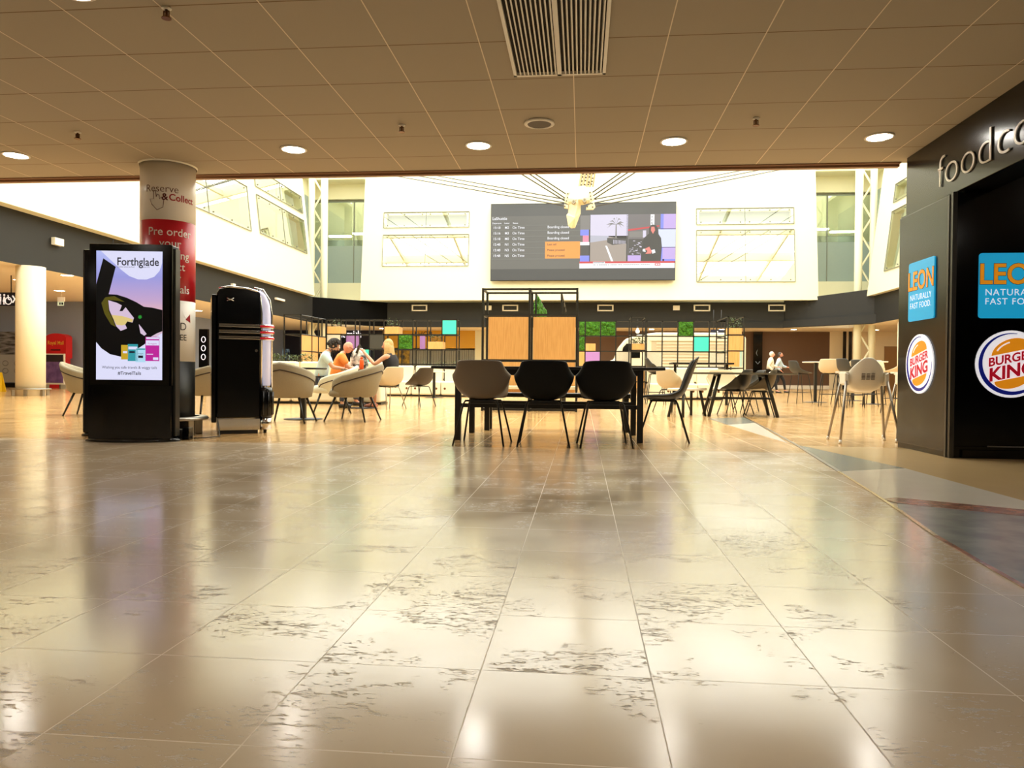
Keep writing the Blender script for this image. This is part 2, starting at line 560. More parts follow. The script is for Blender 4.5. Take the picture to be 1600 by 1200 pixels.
def window(P, h, tone_sheet=False):
    winn[0] += 1
    u0, u1, z0, z1 = h
    r = thing('window_%d' % winn[0], None, None, tuple(P((u0 + u1) / 2, z0, .1)))
    r['kind'] = 'structure'
    inv = Matrix.Translation(r.location).inverted()
    du = (u1 - u0) * .0 + .1
    mb = MB(inv); mb.use(M_pane)
    g = .03
    mb.poly([P(u0 - .12, z0 - .12, -g), P(u1 + .12, z0 - .12, -g), P(u1 + .12, z1 + .12, -g), P(u0 - .12, z1 + .12, -g)])
    mb.build('pane', M_pane if not tone_sheet else M_pane2, r)
    if tone_sheet:
        mb = MB(inv); mb.poly([P(u0, z0, .3), P(u1, z0, .3), P(u1, z1, .3), P(u0, z1, .3)]); mb.build('tone_sheet', mat('grey_tone_sheet', (150, 156, 148), .7), r)  # added grey sheet that gives the narrow upper panes their dull tone
    fr = MB(inv)
    M_line = mat('grey_gasket', (120, 122, 108), .5)

    def bar(a, b, c, d, wd=.02):
        fr.tube([P(a, b, -g - .01), P(c, d, -g - .01)], wd, 4)
    bar(u0 - .14, z0 - .14, u1 + .14, z0 - .14); bar(u0 - .14, z1 + .14, u1 + .14, z1 + .14, .03)
    bar(u0 - .14, z0 - .14, u0 - .14, z1 + .14); bar(u1 + .14, z0 - .14, u1 + .14, z1 + .14)
    bar((u0 + u1) / 2, z0 - .14, (u0 + u1) / 2, z1 + .14, .014)
    fr.build('window_frame', M_line, r)
    fx = MB(inv)
    for zz in (z0 - .02, z1 + .02):
        for k in (0.02, .23, .45, .55, .77, .98):
            p = P(u0 + (u1 - u0) * k, zz, -g - .03)
            fx.tube([p, P(u0 + (u1 - u0) * k, zz, -g)], .035, 8)
    fx.build('fixing', M_line, r)


# far panel: u = x ; leans away from the atrium towards the top
def Pf(u, z, d): return Vector((u, 40 + (z - ZB) * LEAN + d, z))
def Pl(u, z, d): return Vector((-14.15 - (z - ZB) * LEAN - d, u, z))
def Pr(u, z, d): return Vector((14.2 + (z - ZB) * LEAN + d, u, z))


ZT = 12.0
hf = [(-11.1, -6.5, 9.05, 9.65), (-11.1, -6.5, 6.85, 8.35), (6.25, 11.1, 9.05, 9.65), (6.25, 11.1, 5.9, 8.45)]
panel_wall('wall_far_panel', Pf, (-12.42, 12.42), 0, ZB, ZT, hf)
hl = [(23.5, 30.4, 6.95, 8.6), (31.6, 36.9, 7.05, 8.5), (31.6, 36.9, 9.15, 9.75), (14, 20.5, 6.95, 8.5), (14, 20.5, 9.15, 9.75), (23.5, 30.4, 9.6, 10.2)]
panel_wall('wall_left_panel', Pl, (8.2, 37.6), 0, ZB, ZT, hl)
hr = [(30.5, 36.2, 5.9, 8.45), (30.5, 36.2, 9.15, 9.75), (14, 20.5, 5.9, 8.5), (22.5, 28.5, 5.9, 8.5)]
panel_wall('wall_right_panel', Pr, (8.2, 38.2), 0, ZB, ZT, hr)
for h in hf: window(Pf, h, h[3] > 9)
for h in hl: window(Pl, h)
for h in hr: window(Pr, h)
# upper outer shell: keeps the daylight to the roof opening
mb = MB(); mb.box(-19.2, -19, 7.66, Y1, ZF, 13); struct(mb, 'wall_left_upper', M_cream)
mb = MB(); mb.box(19, 19.2, 7.66, Y1, ZF, 13); struct(mb, 'wall_right_upper', M_cream)
mb = MB(); mb.box(-19.2, 19.2, Y1 - .3, Y1, ZF, 13); struct(mb, 'wall_far_upper', M_cream)
# upper floor slabs outside the panels
for nm, a in (('floor_upper_left', (-19, -AX - .3, 7.66, Y1, ZB - .2, ZB)), ('floor_upper_right', (AX + .3, 19, 7.66, Y1, ZB - .2, ZB)), ('floor_upper_far', (-AX - .3, AX + .3, 41.55, Y1, ZB - .2, ZB + .12))):
    mb = MB(); mb.box(*a); struct(mb, nm, M_cream)
# roof: solid rim, white beams across the opening
mb = MB()
mb.box(-19.2, -AX - 1.2, 7.45, Y1, 12, 12.2); mb.box(AX + 1.2, 19.2, 7.45, Y1, 12, 12.2)
mb.box(-AX - 1.2, AX + 1.2, 41.6, Y1, 12, 12.2)
struct(mb, 'ceiling_roof', M_wall)
mb = MB()
for k in range(8):
    y = 8.5 + k * 4.6
    mb.box(-AX - 1.4, AX + 1.4, y, y + .18, 12.2, 12.8)
for k in range(7):
    x = -13.5 + k * 4.5
    mb.box(x, x + .12, 7.45, 41.8, 12.3, 12.6)
struct(mb, 'trim_7', M_wall)

# corner glazing between the panels (left and right), with the office behind
M_office = mat('office_wall', (196, 198, 172), .7, var=.03)
M_officed = mat('office_dark_band', (88, 90, 80), .6)
for sgn in (-1, 1):
    r = thing('window_%d' % (winn[0] + 1), None, None, (sgn * 14.6, 43, 6)); winn[0] += 1; r['kind'] = 'structure'
    inv = Matrix.Translation(r.location).inverted()
    xa, xb = sorted((sgn * 12.3, sgn * 16.2))
    mb = MB(inv); mb.box(xa, xb, 43, 43.03, 6.1, 11.1)
    mb.build('pane', M_glaze, r)
    mb = MB(inv); mb.box(xa, xb, 42.93, 42.98, 6.1, 8.35); mb.build('privacy_film', M_frost, r)
    mb = MB(inv); mb.box(xa, xb, 42.9, 43.1, 11.0, 11.12); mb.box((xa + xb) / 2 - .5 * sgn - .02, (xa + xb) / 2 - .5 * sgn + .02, 42.9, 43.0, 6.1, 11.0)
    mb.build('window_frame', mat('grey_gasket', (120, 122, 108)), r)
    mb = MB(); mb.box(xa, xb, 42.7, 43.3, ZB - .2, 6.1); mb.box(xa, xb, 42.7, 43.3, 11.12, 12)
    struct(mb, 'wall_corner_left' if sgn < 0 else 'wall_corner_right', M_wall)
    mb = MB(); mb.box(xa - .5, xb + .5, 45.6, 45.9, 8.2, 9.2); struct(mb, 'trim_%d' % (8 if sgn < 0 else 9), M_officed)
    # side return glazing beside the lattice mast
    xs = sgn * 16.2
    mb = MB(); mb.box(min(xs, xs + sgn * .1), max(xs, xs + sgn * .1), 37.5, 43, 6.1, 11.1); o = struct(mb, 'window_%d' % (winn[0] + 1), M_frost); winn[0] += 1
    mb = MB(); mb.box(min(xs, xs + sgn * .2), max(xs, xs + sgn * .2), 37.5, 43, ZB, 6.1); mb.box(min(xs, xs + sgn * .2), max(xs, xs + sgn * .2), 37.5, 43, 11.1, 12)
    struct(mb, 'wall_return_left' if sgn < 0 else 'wall_return_right', M_wall)
    # office ceiling lights
    for k, (dx, dy) in enumerate(((1.2, 44.2), (3, 45.0))):
        cx = sgn * (12.3 + dx)
        mb = MB(); mb.use(M_light); mb.box(cx - .7, cx + .7, dy - .15, dy + .15, 9.3, 9.36)
        o = mb.build('office_light', M_light)
        side = 'left' if sgn < 0 else 'right'
        tag(o, ('flat light behind the green corner glass on the %s, %s' % (side, 'nearer the big screen wall' if k == 0 else 'nearer the lattice mast')), 'ceiling light', 'office lights behind the corner glass')


def mast(x, y, side, label):
    """white lattice mast: two tubes with a zig-zag between"""
    r = thing('lattice_mast', label, 'mast', (x, y, 0))
    for dx, rr in ((-.36 * side, .17), (.36 * side, .19)):
        mb = MB(); mb.lathe([(rr, 0), (rr, 12.1)], (dx, 0, 0), 16); mb.build('tube', M_wall, r)
    mb = MB(); z = .4; s = 1
    path = []
    while z < 12:
        path.append((s * .26, 0, z)); s = -s; z += .85
    mb.tube(path, .06, 6)
    mb.build('lacing', M_wall, r)
    return r


a = px(499, 460, 1, 39.2)
mast(a.x - .1, 39.2, 1, 'white lattice mast left of the big white wall, twin tubes with zigzag lacing')
a = px(1352, 440, 1, 39.2)
mast(a.x, 39.2, -1, 'white lattice mast right of the big white wall, twin tubes with zigzag lacing')

# ------------------------------------------------------------------ floor inlays (coloured stone band)
M_slate = mat('slate_inlay', (146, 146, 138), .24, scale=6, c2=(126, 127, 122), spec=.45)
M_slate2 = mat('grey_marble_inlay', (140, 144, 138), .2, scale=9, c2=(96, 104, 100), stretch=(1, 4, 1), spec=.5)
M_whst = mat('pale_stone_inlay', (226, 218, 202), .16, scale=5, var=.05, spec=.6)
M_redst = mat('red_marble_inlay', (176, 128, 104), .18, scale=14, c2=(140, 96, 78), spec=.6)
M_brass = mat('brass_strip', (206, 182, 130), .22, .7)
M_sand = mat('sand_stone_floor', (206, 176, 128), .17, scale=4, var=.05, spec=.6)
nt_ = [9]


def inlay(pts, m, z=.002):
    nt_[0] += 1
    mb = MB(); ps = [fl(*p) for p in pts]
    mb.ext([Vector((p.x, p.y, z - .0015)) for p in ps], (0, 0, .0015))
    struct(mb, 'trim_%d' % nt_[0], m)


inlay([(1249, 696), (1414, 732), (1310, 737)], M_slate2)
inlay([(1310, 737), (1414, 732), (1600, 783), (1700, 820), (1700, 840), (1600, 797), (1400, 778), (1378, 780)], M_whst)
inlay([(1378, 780), (1400, 778), (1600, 797), (1700, 806), (1700, 818), (1600, 807), (1402, 787)], M_redst, .003)
inlay([(1402, 787), (1600, 807), (1700, 818), (1700, 1010), (1600, 917), (1516, 871), (1459, 838), (1404, 799)], M_slate)
mb = MB(); mb.ext([(*q[:2], .0004) for q in (fl(1252, 696.5), fl(1414, 732), fl(1600, 783), fl(1700, 818), Vector((7, 3.2, 0)), Vector((7, 6.64, 0)))], (0, 0, .0008)); struct(mb, 'trim_60', M_sand)
inlay([(1106, 654), (1165, 652), (1180, 661), (1137, 664)], M_slate2)
inlay([(1137, 664), (1180, 661), (1232, 693)], M_whst)
edge = [(1160, 651), (1200, 672), (1243, 696), (1308, 737), (1360, 770), (1404, 799), (1459, 838), (1516, 872), (1600, 920), (1700, 1000)]
ps = [fl(*p) for p in edge]
for k, (i0, i1, m) in enumerate(((0, 3, mat('dark_strip', (88, 72, 48), .3)), (3, 6, M_brass), (6, 9, M_redst))):
    mb = MB(); mb.use(m)
    for i in range(i0, i1):
        a, b = ps[i], ps[i + 1]; d = (b - a).normalized(); nn = Vector((d.y, -d.x, 0)) * (.018 if k else .03)
        mb.ext([(a.x, a.y, .0005), (b.x, b.y, .0005), (b.x - nn.x, b.y - nn.y, .0005), (a.x - nn.x, a.y - nn.y, .0005)], (0, 0, .004))
    nt_[0] += 1; struct(mb, 'trim_%d' % nt_[0], m)

# ------------------------------------------------------------------ ceiling fittings


def downlight(label, loc, r=.1, m=None, group='round ceiling downlights'):
    t = thing('downlight', label, 'ceiling light', loc, 0, group)
    mb = MB(); mb.use(M_white); mb.lathe([(r + .018, 0), (r + .02, -.008), (r, -.012), (r, 0)], (0, 0, 0), 28, cap=False); mb.build('rim', M_white, t)
    mb = MB(); mb.lathe([(r, -.002), (r * .99, -.006)], (0, 0, 0), 28); mb.build('diffuser', m or M_light, t)
    return t


dl = None
names = ['at the left photo edge', 'right of the red and white column', 'left of the round speaker', 'right of the round speaker', 'nearest the food court sign']
xs5 = (-5.61, -2.76, -.98, .81, 2.6)
for i, x in enumerate(xs5):
    lb = 'bright round recessed downlight in the ceiling edge row, ' + names[i]
    if dl is None: dl = downlight(lb, (x, 6.76, ZN), .105)
    else: dup(dl, (x, 6.76, ZN), 0, lb)
for j, y in enumerate((3.86, 1.17, -1.6, -4.4)):  # overhead rows, mostly unseen, added to light the near hall
    for i, x in enumerate((-8.4,) + xs5 + (5.4,)):
        if y < 3 or i in (0, 1, 2, 4, 5, 6):
            if j == 0 and abs(x) < 1: continue
            d = dup(dl, (x + (-.1 if j == 0 and i == 2 else 0), y, ZN), 0, 'bright round downlight in the ceiling rows above the camera, added mostly unseen for light')
for x in (-8.4, -11.2, -14, 5.4, 8):  # unseen extra lamps extending the edge row, they help light the hall
    dup(dl, (x, 6.76, ZN), 0, 'bright round recessed downlight added unseen past the ends of the ceiling edge row')

t = thing('ceiling_speaker', 'round grey flush speaker in the ceiling with dark rim', 'speaker', (-.38, 6.2, ZN))
mb = MB(); mb.lathe([(.125, 0), (.13, -.012), (.105, -.02), (.1, -.014)], n=32, cap=False); mb.build('rim', M_white, t)
mb = MB(); mb.lathe([(.103, -.004), (.1, -.014)], n=32); mb.build('grille', mat('grey_grille', (104, 98, 90), .8), t)
M_brz = mat('bronze_metal', (120, 84, 56), .35, .8)


def sprinkler(label, loc):
    t = thing('sprinkler', label, 'sprinkler', loc, 0, 'ceiling sprinklers')
    mb = MB(); mb.lathe([(.028, 0), (.03, -.006), (.012, -.012)], n=14); mb.build('escutcheon', M_white, t)
    mb = MB(); mb.tube([(0, 0, -.01), (0, 0, -.06)], .009, 8); mb.tube([(-.016, 0, -.02), (-.016, 0, -.055)], .004, 6); mb.tube([(.016, 0, -.02), (.016, 0, -.055)], .004, 6)
    mb.lathe([(.028, -.06), (.028, -.065)], n=12); mb.tube([(-.018, 0, -.022), (.018, 0, -.022)], .005, 6); mb.build('head', M_brz, t)
    return t


sp = sprinkler('small sprinkler in the ceiling left of the red and white column', (-4.51, 6.15, ZN))
dup(sp, (-1.56, 6.17, ZN), 0, 'small sprinkler in the ceiling between the second and third downlights')
dup(sp, (1.41, 6.21, ZN), 0, 'small sprinkler in the ceiling between the fourth and fifth downlights')
p = fl(260, 12, ZN); dup(sp, (p.x, p.y, ZN), 0, 'small sprinkler at the top edge of the photo, left of centre')

# ventilation grille
t = thing('ceiling_vent', 'long white slatted ventilation grille in the ceiling at the top centre', 'vent', (-.17, 4.55, ZN))
g0, g1, h0, h1 = -.33, .315, -.65, .63
mb = MB(); mb.box(g0 + .02, g1 - .02, h0 + .02, h1 - .02, -.004, .0); mb.build('backing', mat('dark_duct', (44, 36, 26), .9), t)
mb = MB()
for q in ((g0, g1, h0, h0 + .022), (g0, g1, h1 - .022, h1), (g0, g0 + .022, h0, h1), (g1 - .022, g1, h0, h1), (-.022, .008, h0, h1)):
    mb.box(*q, -.026, -.001)
mb.build('frame', M_white, t)
for half in (0, 1):
    for k in range(10):
        x = (g0 + .045 + k * .0275) if half == 0 else (.03 + k * .0272)
        mb = MB(); a = .010; sg = -1 if half == 0 else -1
        mb.ext([(x - .004, h0 + .022, -.003), (x + .003, h0 + .022, -.003), (x + .010, h0 + .022, -.024), (x + .001, h0 + .022, -.024)], (0, h1 - h0 - .044, 0))
        mb.build('slat', M_white, t)

# ------------------------------------------------------------------ food court block on the right
BX = 3.06
mb = MB(); mb.use(M_char2); mb.box(3.12, 3.4, -5, 7.44, 2.235, ZN); r = struct(mb, 'wall_fascia', M_char2, bevel=.004)
mb = MB(); mb.box(BX, 7.5, 6.42, 7.4, 0, 2.215); mb.box(BX + .12, 7.4, 6.48, 7.34, 2.21, 2.79)
struct(mb, 'wall_food_court', M_black)
mb = MB(); mb.box(BX - .012, BX, 6.47, 7.4, .05, 2.2); struct(mb, 'trim_40', M_char2, bevel=.003)
mb = MB(); mb.box(BX - .006, BX + .03, 6.395, 6.44, .0, 2.215); mb.box(BX - .014, BX + .0, 6.44, 6.47, .0, 2.2); struct(mb, 'trim_41', mat('anthracite_edge', (74, 72, 68), .3, .6))
mb = MB(); mb.box(BX, 7.5, 6.40, 6.42, .088, .1); mb.box(BX + .1, 7.5, 6.395, 6.42, 0, .07); struct(mb, 'trim_42', M_black)
mb = MB(); mb.box(BX + .3, 7.5, 6.398, 6.41, .098, .106); struct(mb, 'trim_43', M_steel)
mb = MB(); mb.box(9, 9.2, Y0, 7.4, 0, ZN); struct(mb, 'wall_food_court_side', M_char3)
mb = MB(); mb.box(7.5, 9, 7.2, 7.4, 0, ZN); struct(mb, 'wall_food_court_end', M_char3)

# raised lettering
t = thing('food_court_lettering', 'thin silver letters reading food court on the dark fascia', 'lettering', (3.12, 6.8, 2.336))
M_letter = mat('brushed_lettering', (206, 198, 186), .35, .3)
for wd_, yy in (('food', 6.8), ('court', 5.885)):
    mb = MB(Matrix.Translation(t.location).inverted())
    mb.use(M_letter).text(wd_, .40, (3.12, yy, 2.336), (0, -1, 0), (0, 0, 1), .014, xs=1.2, bold=-.02)
    mb.build('word', M_letter, t, solid=.008, off=-1)

M_leon = mat('sky_blue_sign', (26, 158, 206), .3, emi=.55, var=.02)
M_orange = mat('orange_lettering', (240, 150, 22), .4, emi=.4, var=.02)
M_blue = mat('royal_blue_sign', (14, 30, 150), .4, emi=.2, var=.02)
M_red = mat('red_lettering', (206, 16, 44), .4, emi=.25, var=.02)
M_signw = mat('white_sign_face', (240, 240, 246), .4, emi=.55, var=.01)


def plane_pt(o, xd, yd, n):
    return lambda x, y, d: o + xd * x + yd * y + n * d


def leon(label, o, xd, n, wd, hd):
    """blue restaurant sign; o bottom-left"""
    t = thing('restaurant_sign', label, 'sign', o)
    P = plane_pt(Vector((0, 0, 0)), xd, Vector((0, 0, 1)), n)
    mb = MB(); mb.use(M_leon); mb.ext([P(x, y, .0) for x, y in rrect(0, wd, 0, hd, .025)], n * .012); mb.build('sign_panel', M_leon, t)
    mb = MB(); mb.use(M_black_t).text('LEON', .235 * hd / .54, P(wd * .5, hd * .53, .014), xd, (0, 0, 1), 0, 'CENTER', .94 * wd / .56, .035)
    mb.use(M_orange).text('LEON', .235 * hd / .54, P(wd * .5, hd * .53, .016), xd, (0, 0, 1), 0, 'CENTER', .94 * wd / .56, .02)
    mb.build('name_lettering', M_black_t, t)
    mb = MB()
    mb.use(M_signw).text('NATURALLY', .076 * hd / .54, P(wd * .08, hd * .35, .014), xd, (0, 0, 1), 0, 'LEFT', 1.0 * wd / .56, -.002, space=1.12)
    mb.text('FAST FOOD.', .076 * hd / .54, P(wd * .08, hd * .21, .014), xd, (0, 0, 1), 0, 'LEFT', 1.0 * wd / .56, -.002, space=1.12)
    mb.build('small_lettering', M_signw, t)


def burger(label, o, xd, n, r):
    t = thing('restaurant_sign', label, 'sign', o)
    P = plane_pt(Vector((0, 0, 0)), xd, Vector((0, 0, 1)), n)
    mb = MB(); mb.use(M_signw); mb.ext([P(x, y, 0) for x, y in ngon(0, 0, r, r, 48)], n * .012); mb.build('sign_disc', M_signw, t)
    mb = MB(); mb.use(M_blue)
    # blue crescent, thick at lower left, tapering to the top
    out = []; inn = []
    for i in range(41):
        a = math.radians(80 + 285 * i / 40)
        w_ = .02 + .11 * math.sin(PI * i / 40) ** 1.3
        out.append((.925 * r * math.cos(a), .925 * r * math.sin(a))); inn.append(((.925 - w_) * r * math.cos(a) + .0, (.925 - w_) * r * math.sin(a)))
    for i in range(40):
        mb.poly([P(*out[i], .014), P(*inn[i], .014), P(*inn[i + 1], .014), P(*out[i + 1], .014)])
    mb.build('crescent', M_blue, t)
    sh = .22
    mb = MB(); mb.use(M_orange)
    top = ngon(0, 0, .56 * r, .40 * r, 24, 0, PI); bot = ngon(0, 0, .52 * r, .30 * r, 24, PI, 2 * PI)
    mb.poly([P(x, y + .36 * r + x * sh, .014) for x, y in top]); mb.poly([P(x + .05 * r, y - .42 * r + x * sh, .014) for x, y in bot])
    mb.use(M_signw)
    hl_ = [(x * .82, y * .8) for x, y in ngon(0, 0, .56 * r, .40 * r, 12, 1.7, 2.75)] + [(x * .74, y * .7) for x, y in ngon(0, 0, .56 * r, .40 * r, 12, 2.75, 1.7)]
    mb.poly([P(x, y + .36 * r + x * sh, .016) for x, y in hl_])
    mb.build('bun', M_orange, t)
    mb = MB(); mb.use(M_red)
    mb.text('BURGER', .36 * r, P(0, .06 * r, .016), xd + Vector((0, 0, sh)), (0, 0, 1), 0, 'CENTER', 1.0, .03)
    mb.text('KING', .54 * r, P(.02 * r, -.38 * r, .016), xd + Vector((0, 0, sh)), (0, 0, 1), 0, 'CENTER', 1.02, .035)
    mb.build('name_lettering', M_red, t)


yF = 6.42
leon('large sky blue sign with orange letters on the black front wall', Vector((3.276, yF, 1.168)), Vector((1, 0, 0)), Vector((0, -1, 0)), .56, .54)
burger('large round burger sign with blue crescent on the black front wall', Vector((3.537, yF, .788)), Vector((1, 0, 0)), Vector((0, -1, 0)), .278)
leon('narrow looking sky blue sign with orange letters on the side of the dark pillar', Vector((BX - .013, 7.16, 1.19)), Vector((0, -1, 0)), Vector((-1, 0, 0)), .50, .54)
burger('round burger sign seen at an angle on the side of the dark pillar', Vector((BX - .013, 6.925, .794)), Vector((0, -1, 0)), Vector((-1, 0, 0)), .268)
# ================================================================== NEAR OBJECTS
def emit_grad(name, stops, z0, z1, strength):
    """picture on a lit screen: vertical colour ramp (display content)"""
    m = bpy.data.materials.new(name); m.use_nodes = True
    nt = m.node_tree; N = nt.nodes; L = nt.links; b = N['Principled BSDF']
    tc = N.new('ShaderNodeTexCoord'); sx = N.new('ShaderNodeSeparateXYZ'); L.new(tc.outputs['Object'], sx.inputs[0])
    mr = N.new('ShaderNodeMapRange'); L.new(sx.outputs[2], mr.inputs[0]); mr.inputs[1].default_value = z0; mr.inputs[2].default_value = z1
    cr = N.new('ShaderNodeValToRGB'); L.new(mr.outputs[0], cr.inputs[0])
    e = cr.color_ramp.elements
    while len(e) < len(stops): e.new(.5)
    for q, (p, c) in zip(e, stops): q.position = p; q.color = (*lin(c), 1)
    b.inputs['Base Color'].default_value = (0, 0, 0, 1); b.inputs['Roughness'].default_value = .2
    L.new(cr.outputs[0], b.inputs['Emission Color']); b.inputs['Emission Strength'].default_value = strength
    return m


def scr(name, c, s=1.0):
    """flat colour of a lit display"""
    m = mat('screen_' + name, c, .3, emi=s, var=.015, scale=12)
    m.node_tree.nodes['Principled BSDF'].inputs['Base Color'].links and m.node_tree.links.remove(m.node_tree.nodes['Principled BSDF'].inputs['Base Color'].links[0])
    m.node_tree.nodes['Principled BSDF'].inputs['Base Color'].default_value = (0, 0, 0, 1)
    return m


# ---- advertising totem
KW, KH = .76, 1.86
kio = thing('advertising_totem', 'tall black digital advertising totem with a lit purple and white pet food advert', 'advertising display', (-4.235, 6.50, 0), math.radians(8))
mb = MB(); mb.ext([(x, y, .03) for x, y in [(-KW / 2, 0), (-KW / 2 + .02, -.0), (KW / 2 - .02, -.0), (KW / 2, .02), (KW / 2, .17), (KW / 2 - .04, .2), (-KW / 2 + .04, .2), (-KW / 2, .17)]], (0, 0, KH - .03)); mb.build('housing', M_black, kio, bevel=.008)
mb = MB(); mb.box(KW / 2 - .002, KW / 2 + .018, .05, .15, .05, KH - .03); mb.build('side_trim', mat('anthracite_edge', (74, 72, 68)), kio)
mb = MB()
low = [(-KW / 2 + KW * i / 14, -.075 * (1 - (2 * i / 14 - 1) ** 2) - .012) for i in range(15)] + [(KW / 2, .1), (-KW / 2, .1)]
mb.ext([(x, y, .03) for x, y in low], (0, 0, .5)); mb.build('lower_cover', M_black, kio)
mb = MB(); mb.lathe([(.44, 0), (.44, .02), (.4, .035)], (0, .07, 0), 40, 1, .42); mb.build('base_plate', M_black, kio)


def S(cx, cy, d=0.0): return (-KW / 2 + .012 + KW * (cx - 85) / (555 - 85) * .985, -.003 - d, .583 + (812 - cy) / 727 * 1.21)


g_ = emit_grad('totem_sky', [(0, (206, 206, 236)), (.3, (196, 180, 206)), (.5, (226, 178, 178)), (.62, (190, 160, 198)), (.8, (150, 150, 214)), (1, (176, 184, 236))], .583, 1.793, .95)
S_w = scr('lavender_white', (214, 214, 240), .95); S_k = scr('near_black', (8, 8, 10), .5); S_y = scr('yellow', (196, 160, 40), .9); S_t = scr('teal', (50, 150, 160), .9)
S_m = scr('magenta', (186, 40, 150), .9); S_lb = scr('light_blue', (170, 210, 232), .95); S_gl = scr('sunset_yellow', (214, 190, 120), .95); S_pk = scr('pink_cloud', (206, 184, 208), .95); S_ol = scr('olive_flare', (92, 84, 22), .8); S_nv = scr('dark_navy', (30, 30, 50), .6)
mb = MB(); mb.use(g_); mb.poly([S(120, 812), S(502, 812), S(502, 85), S(120, 85)])


def pol(m, ps, d): mb.use(m); mb.poly([S(x, y, d) for x, y in ps][::-1])


pol(S_w, [(145, 85), (502, 85), (500, 150), (485, 195), (455, 228), (410, 244), (360, 244), (310, 226), (262, 190), (200, 135)], .0005)
pol(S_w, [(120, 600), (150, 635), (200, 668), (260, 682), (330, 640), (420, 600), (502, 545), (502, 812), (120, 812)], .0005)
pol(S_k, [(160, 128), (232, 175), (192, 330), (240, 332), (295, 348), (350, 372), (395, 398), (440, 402), (502, 415), (502, 535), (470, 548), (440, 565), (400, 610), (330, 655), (265, 682), (200, 668), (150, 635), (120, 600), (120, 275)], .001)
pol(S_ol, [(150, 380), (172, 348), (225, 340), (285, 372), (240, 366), (190, 362), (192, 424), (216, 474), (234, 514), (205, 500), (168, 440)], .0014)
pol(S_pk, [(190, 364), (240, 378), (268, 392), (255, 425), (272, 424), (290, 402), (310, 428), (338, 462), (330, 488), (300, 482), (288, 500), (298, 522), (262, 536), (236, 510), (220, 470), (196, 420)], .0018)
pol(S_gl, [(208, 446), (270, 452), (334, 470), (328, 486), (300, 482), (288, 500), (270, 505), (236, 502), (222, 474)], .0021)
pol(S_pk, [(366, 496), (378, 510), (412, 552), (398, 562), (376, 548)], .0018)
pol(scr('green_spot', (40, 150, 50), .8), [(366, 448), (380, 446), (384, 460), (372, 468), (362, 460)], .0022)
for m, x0, y0, x1, y1 in ((S_y, 265, 615, 306, 697), (S_t, 303, 610, 362, 706), (S_lb, 348, 632, 406, 712), (S_m, 405, 568, 486, 705)):
    pol(m, [(x0, y0), (x1, y0), (x1, y1), (x0, y1)], .003)
for m, x0, y0, x1, y1 in ((S_w, 408, 588, 484, 616), (S_w, 307, 624, 358, 640), (S_nv, 312, 650, 344, 660), (S_nv, 364, 674, 392, 688), (S_w, 450, 684, 480, 698), (S_w, 412, 664, 450, 668), (S_w, 276, 650, 300, 662), (S_t, 350, 634, 404, 642), (S_w, 410, 570, 484, 580)):
    pol(m, [(x0, y0), (x1, y0), (x1, y1), (x0, y1)], .0036)
for s_, h_, cx, cy, xs_, al, bo, m in (('Forthglade', .105, 361, 166, .86, 'CENTER', .012, S_k), ('complete natural pet food', .017, 290, 178, .9, 'CENTER', 0, S_k), ('since 1971', .017, 410, 178, .9, 'CENTER', 0, S_k), ('Wishing you safe travels & waggy tails', .036, 314, 749, .92, 'CENTER', 0, S_nv), ('#TravelTails', .044, 314, 783, .98, 'CENTER', .012, S_k), ('Forthglade', .02, 446, 610, .95, 'CENTER', .0, S_m), ('Forthglade', .014, 377, 666, .9, 'CENTER', .0, S_nv)):
    mb.use(m).text(s_, h_, S(cx, cy, .0042), (1, 0, 0), (0, 0, 1), 0, al, xs_, bo)
mb.build('screen', None, kio)

k2 = thing('advertising_totem', 'second black totem standing just behind, seen as a narrow dark edge', 'advertising display', (-4.9, 7.0, 0), math.radians(8))
mb = MB(); mb.box(-.16, .14, 0, .15, .03, 1.9); mb.build('housing', M_black, k2, bevel=.012)
mb = MB(); mb.box(-.155, -.14, -.004, .0, .05, 1.88); mb.build('side_trim', mat('anthracite_edge', (74, 72, 68)), k2)
mb = MB(); mb.lathe([(.2, 0), (.2, .018), (.17, .03)], (0, .075, 0), 36, 1, .6); mb.build('base_plate', M_black, k2)
mb = MB(); mb.tube([(.1, .08, 1.9), (.1, .08, 2.02)], .004, 6); mb.build('antenna', M_blackm, k2)
mb = MB(); mb.box(-.15, .13, .152, .156, .6, 1.8); mb.build('screen', M_black, k2)


# ---- columns
def column(label, x, y, r, ztop, bands, text=None):
    c = thing('round_column', label, 'column', (x, y, 0))
    for i, (z0, z1, m) in enumerate(bands):
        mb = MB(); mb.lathe([(r, z0), (r, z1)], n=64); mb.build('shaft' if i == 0 else 'wrap_band', m, c)
    return c


def bump_ring(c, r, legs=5):
    mb = MB(); mb.lathe([(r + .045, .165), (r + .13, .165), (r + .135, .185), (r + .12, .2), (r + .045, .2)], n=48, cap=False); mb.build('guard_ring', M_steel, c)
    for k in range(legs):
        a = 2 * PI * k / legs + .9
        mb = MB(); mb.T = Matrix.Rotation(a, 4, 'Z'); mb.box(r + .02, r + .09, -.035, .035, 0, .17); mb.build('guard_foot', M_steel, c, bevel=.006)


M_wrapw = mat('column_wrap_white', (244, 240, 232), .35, var=.01)
M_wrapr = mat('column_wrap_red', (196, 16, 38), .35, var=.02)
CX, CY, CR = -4.31, 7.25, .265
col = column('round column wrapped in white and red reserve and collect advert', CX, CY, CR, ZN, [(0, .77, M_blackm), (.77, 1.39, M_wrapw), (1.39, 2.2, M_wrapr), (2.2, ZN, M_wrapw)])
mb = MB(); mb.lathe([(CR + .01, 2.785), (CR + .02, ZN)], n=48, cap=False); mb.build('top_collar', M_white, col)
bump_ring(col, CR)
aim = math.atan2(-CY, -CX)     # towards the open hall


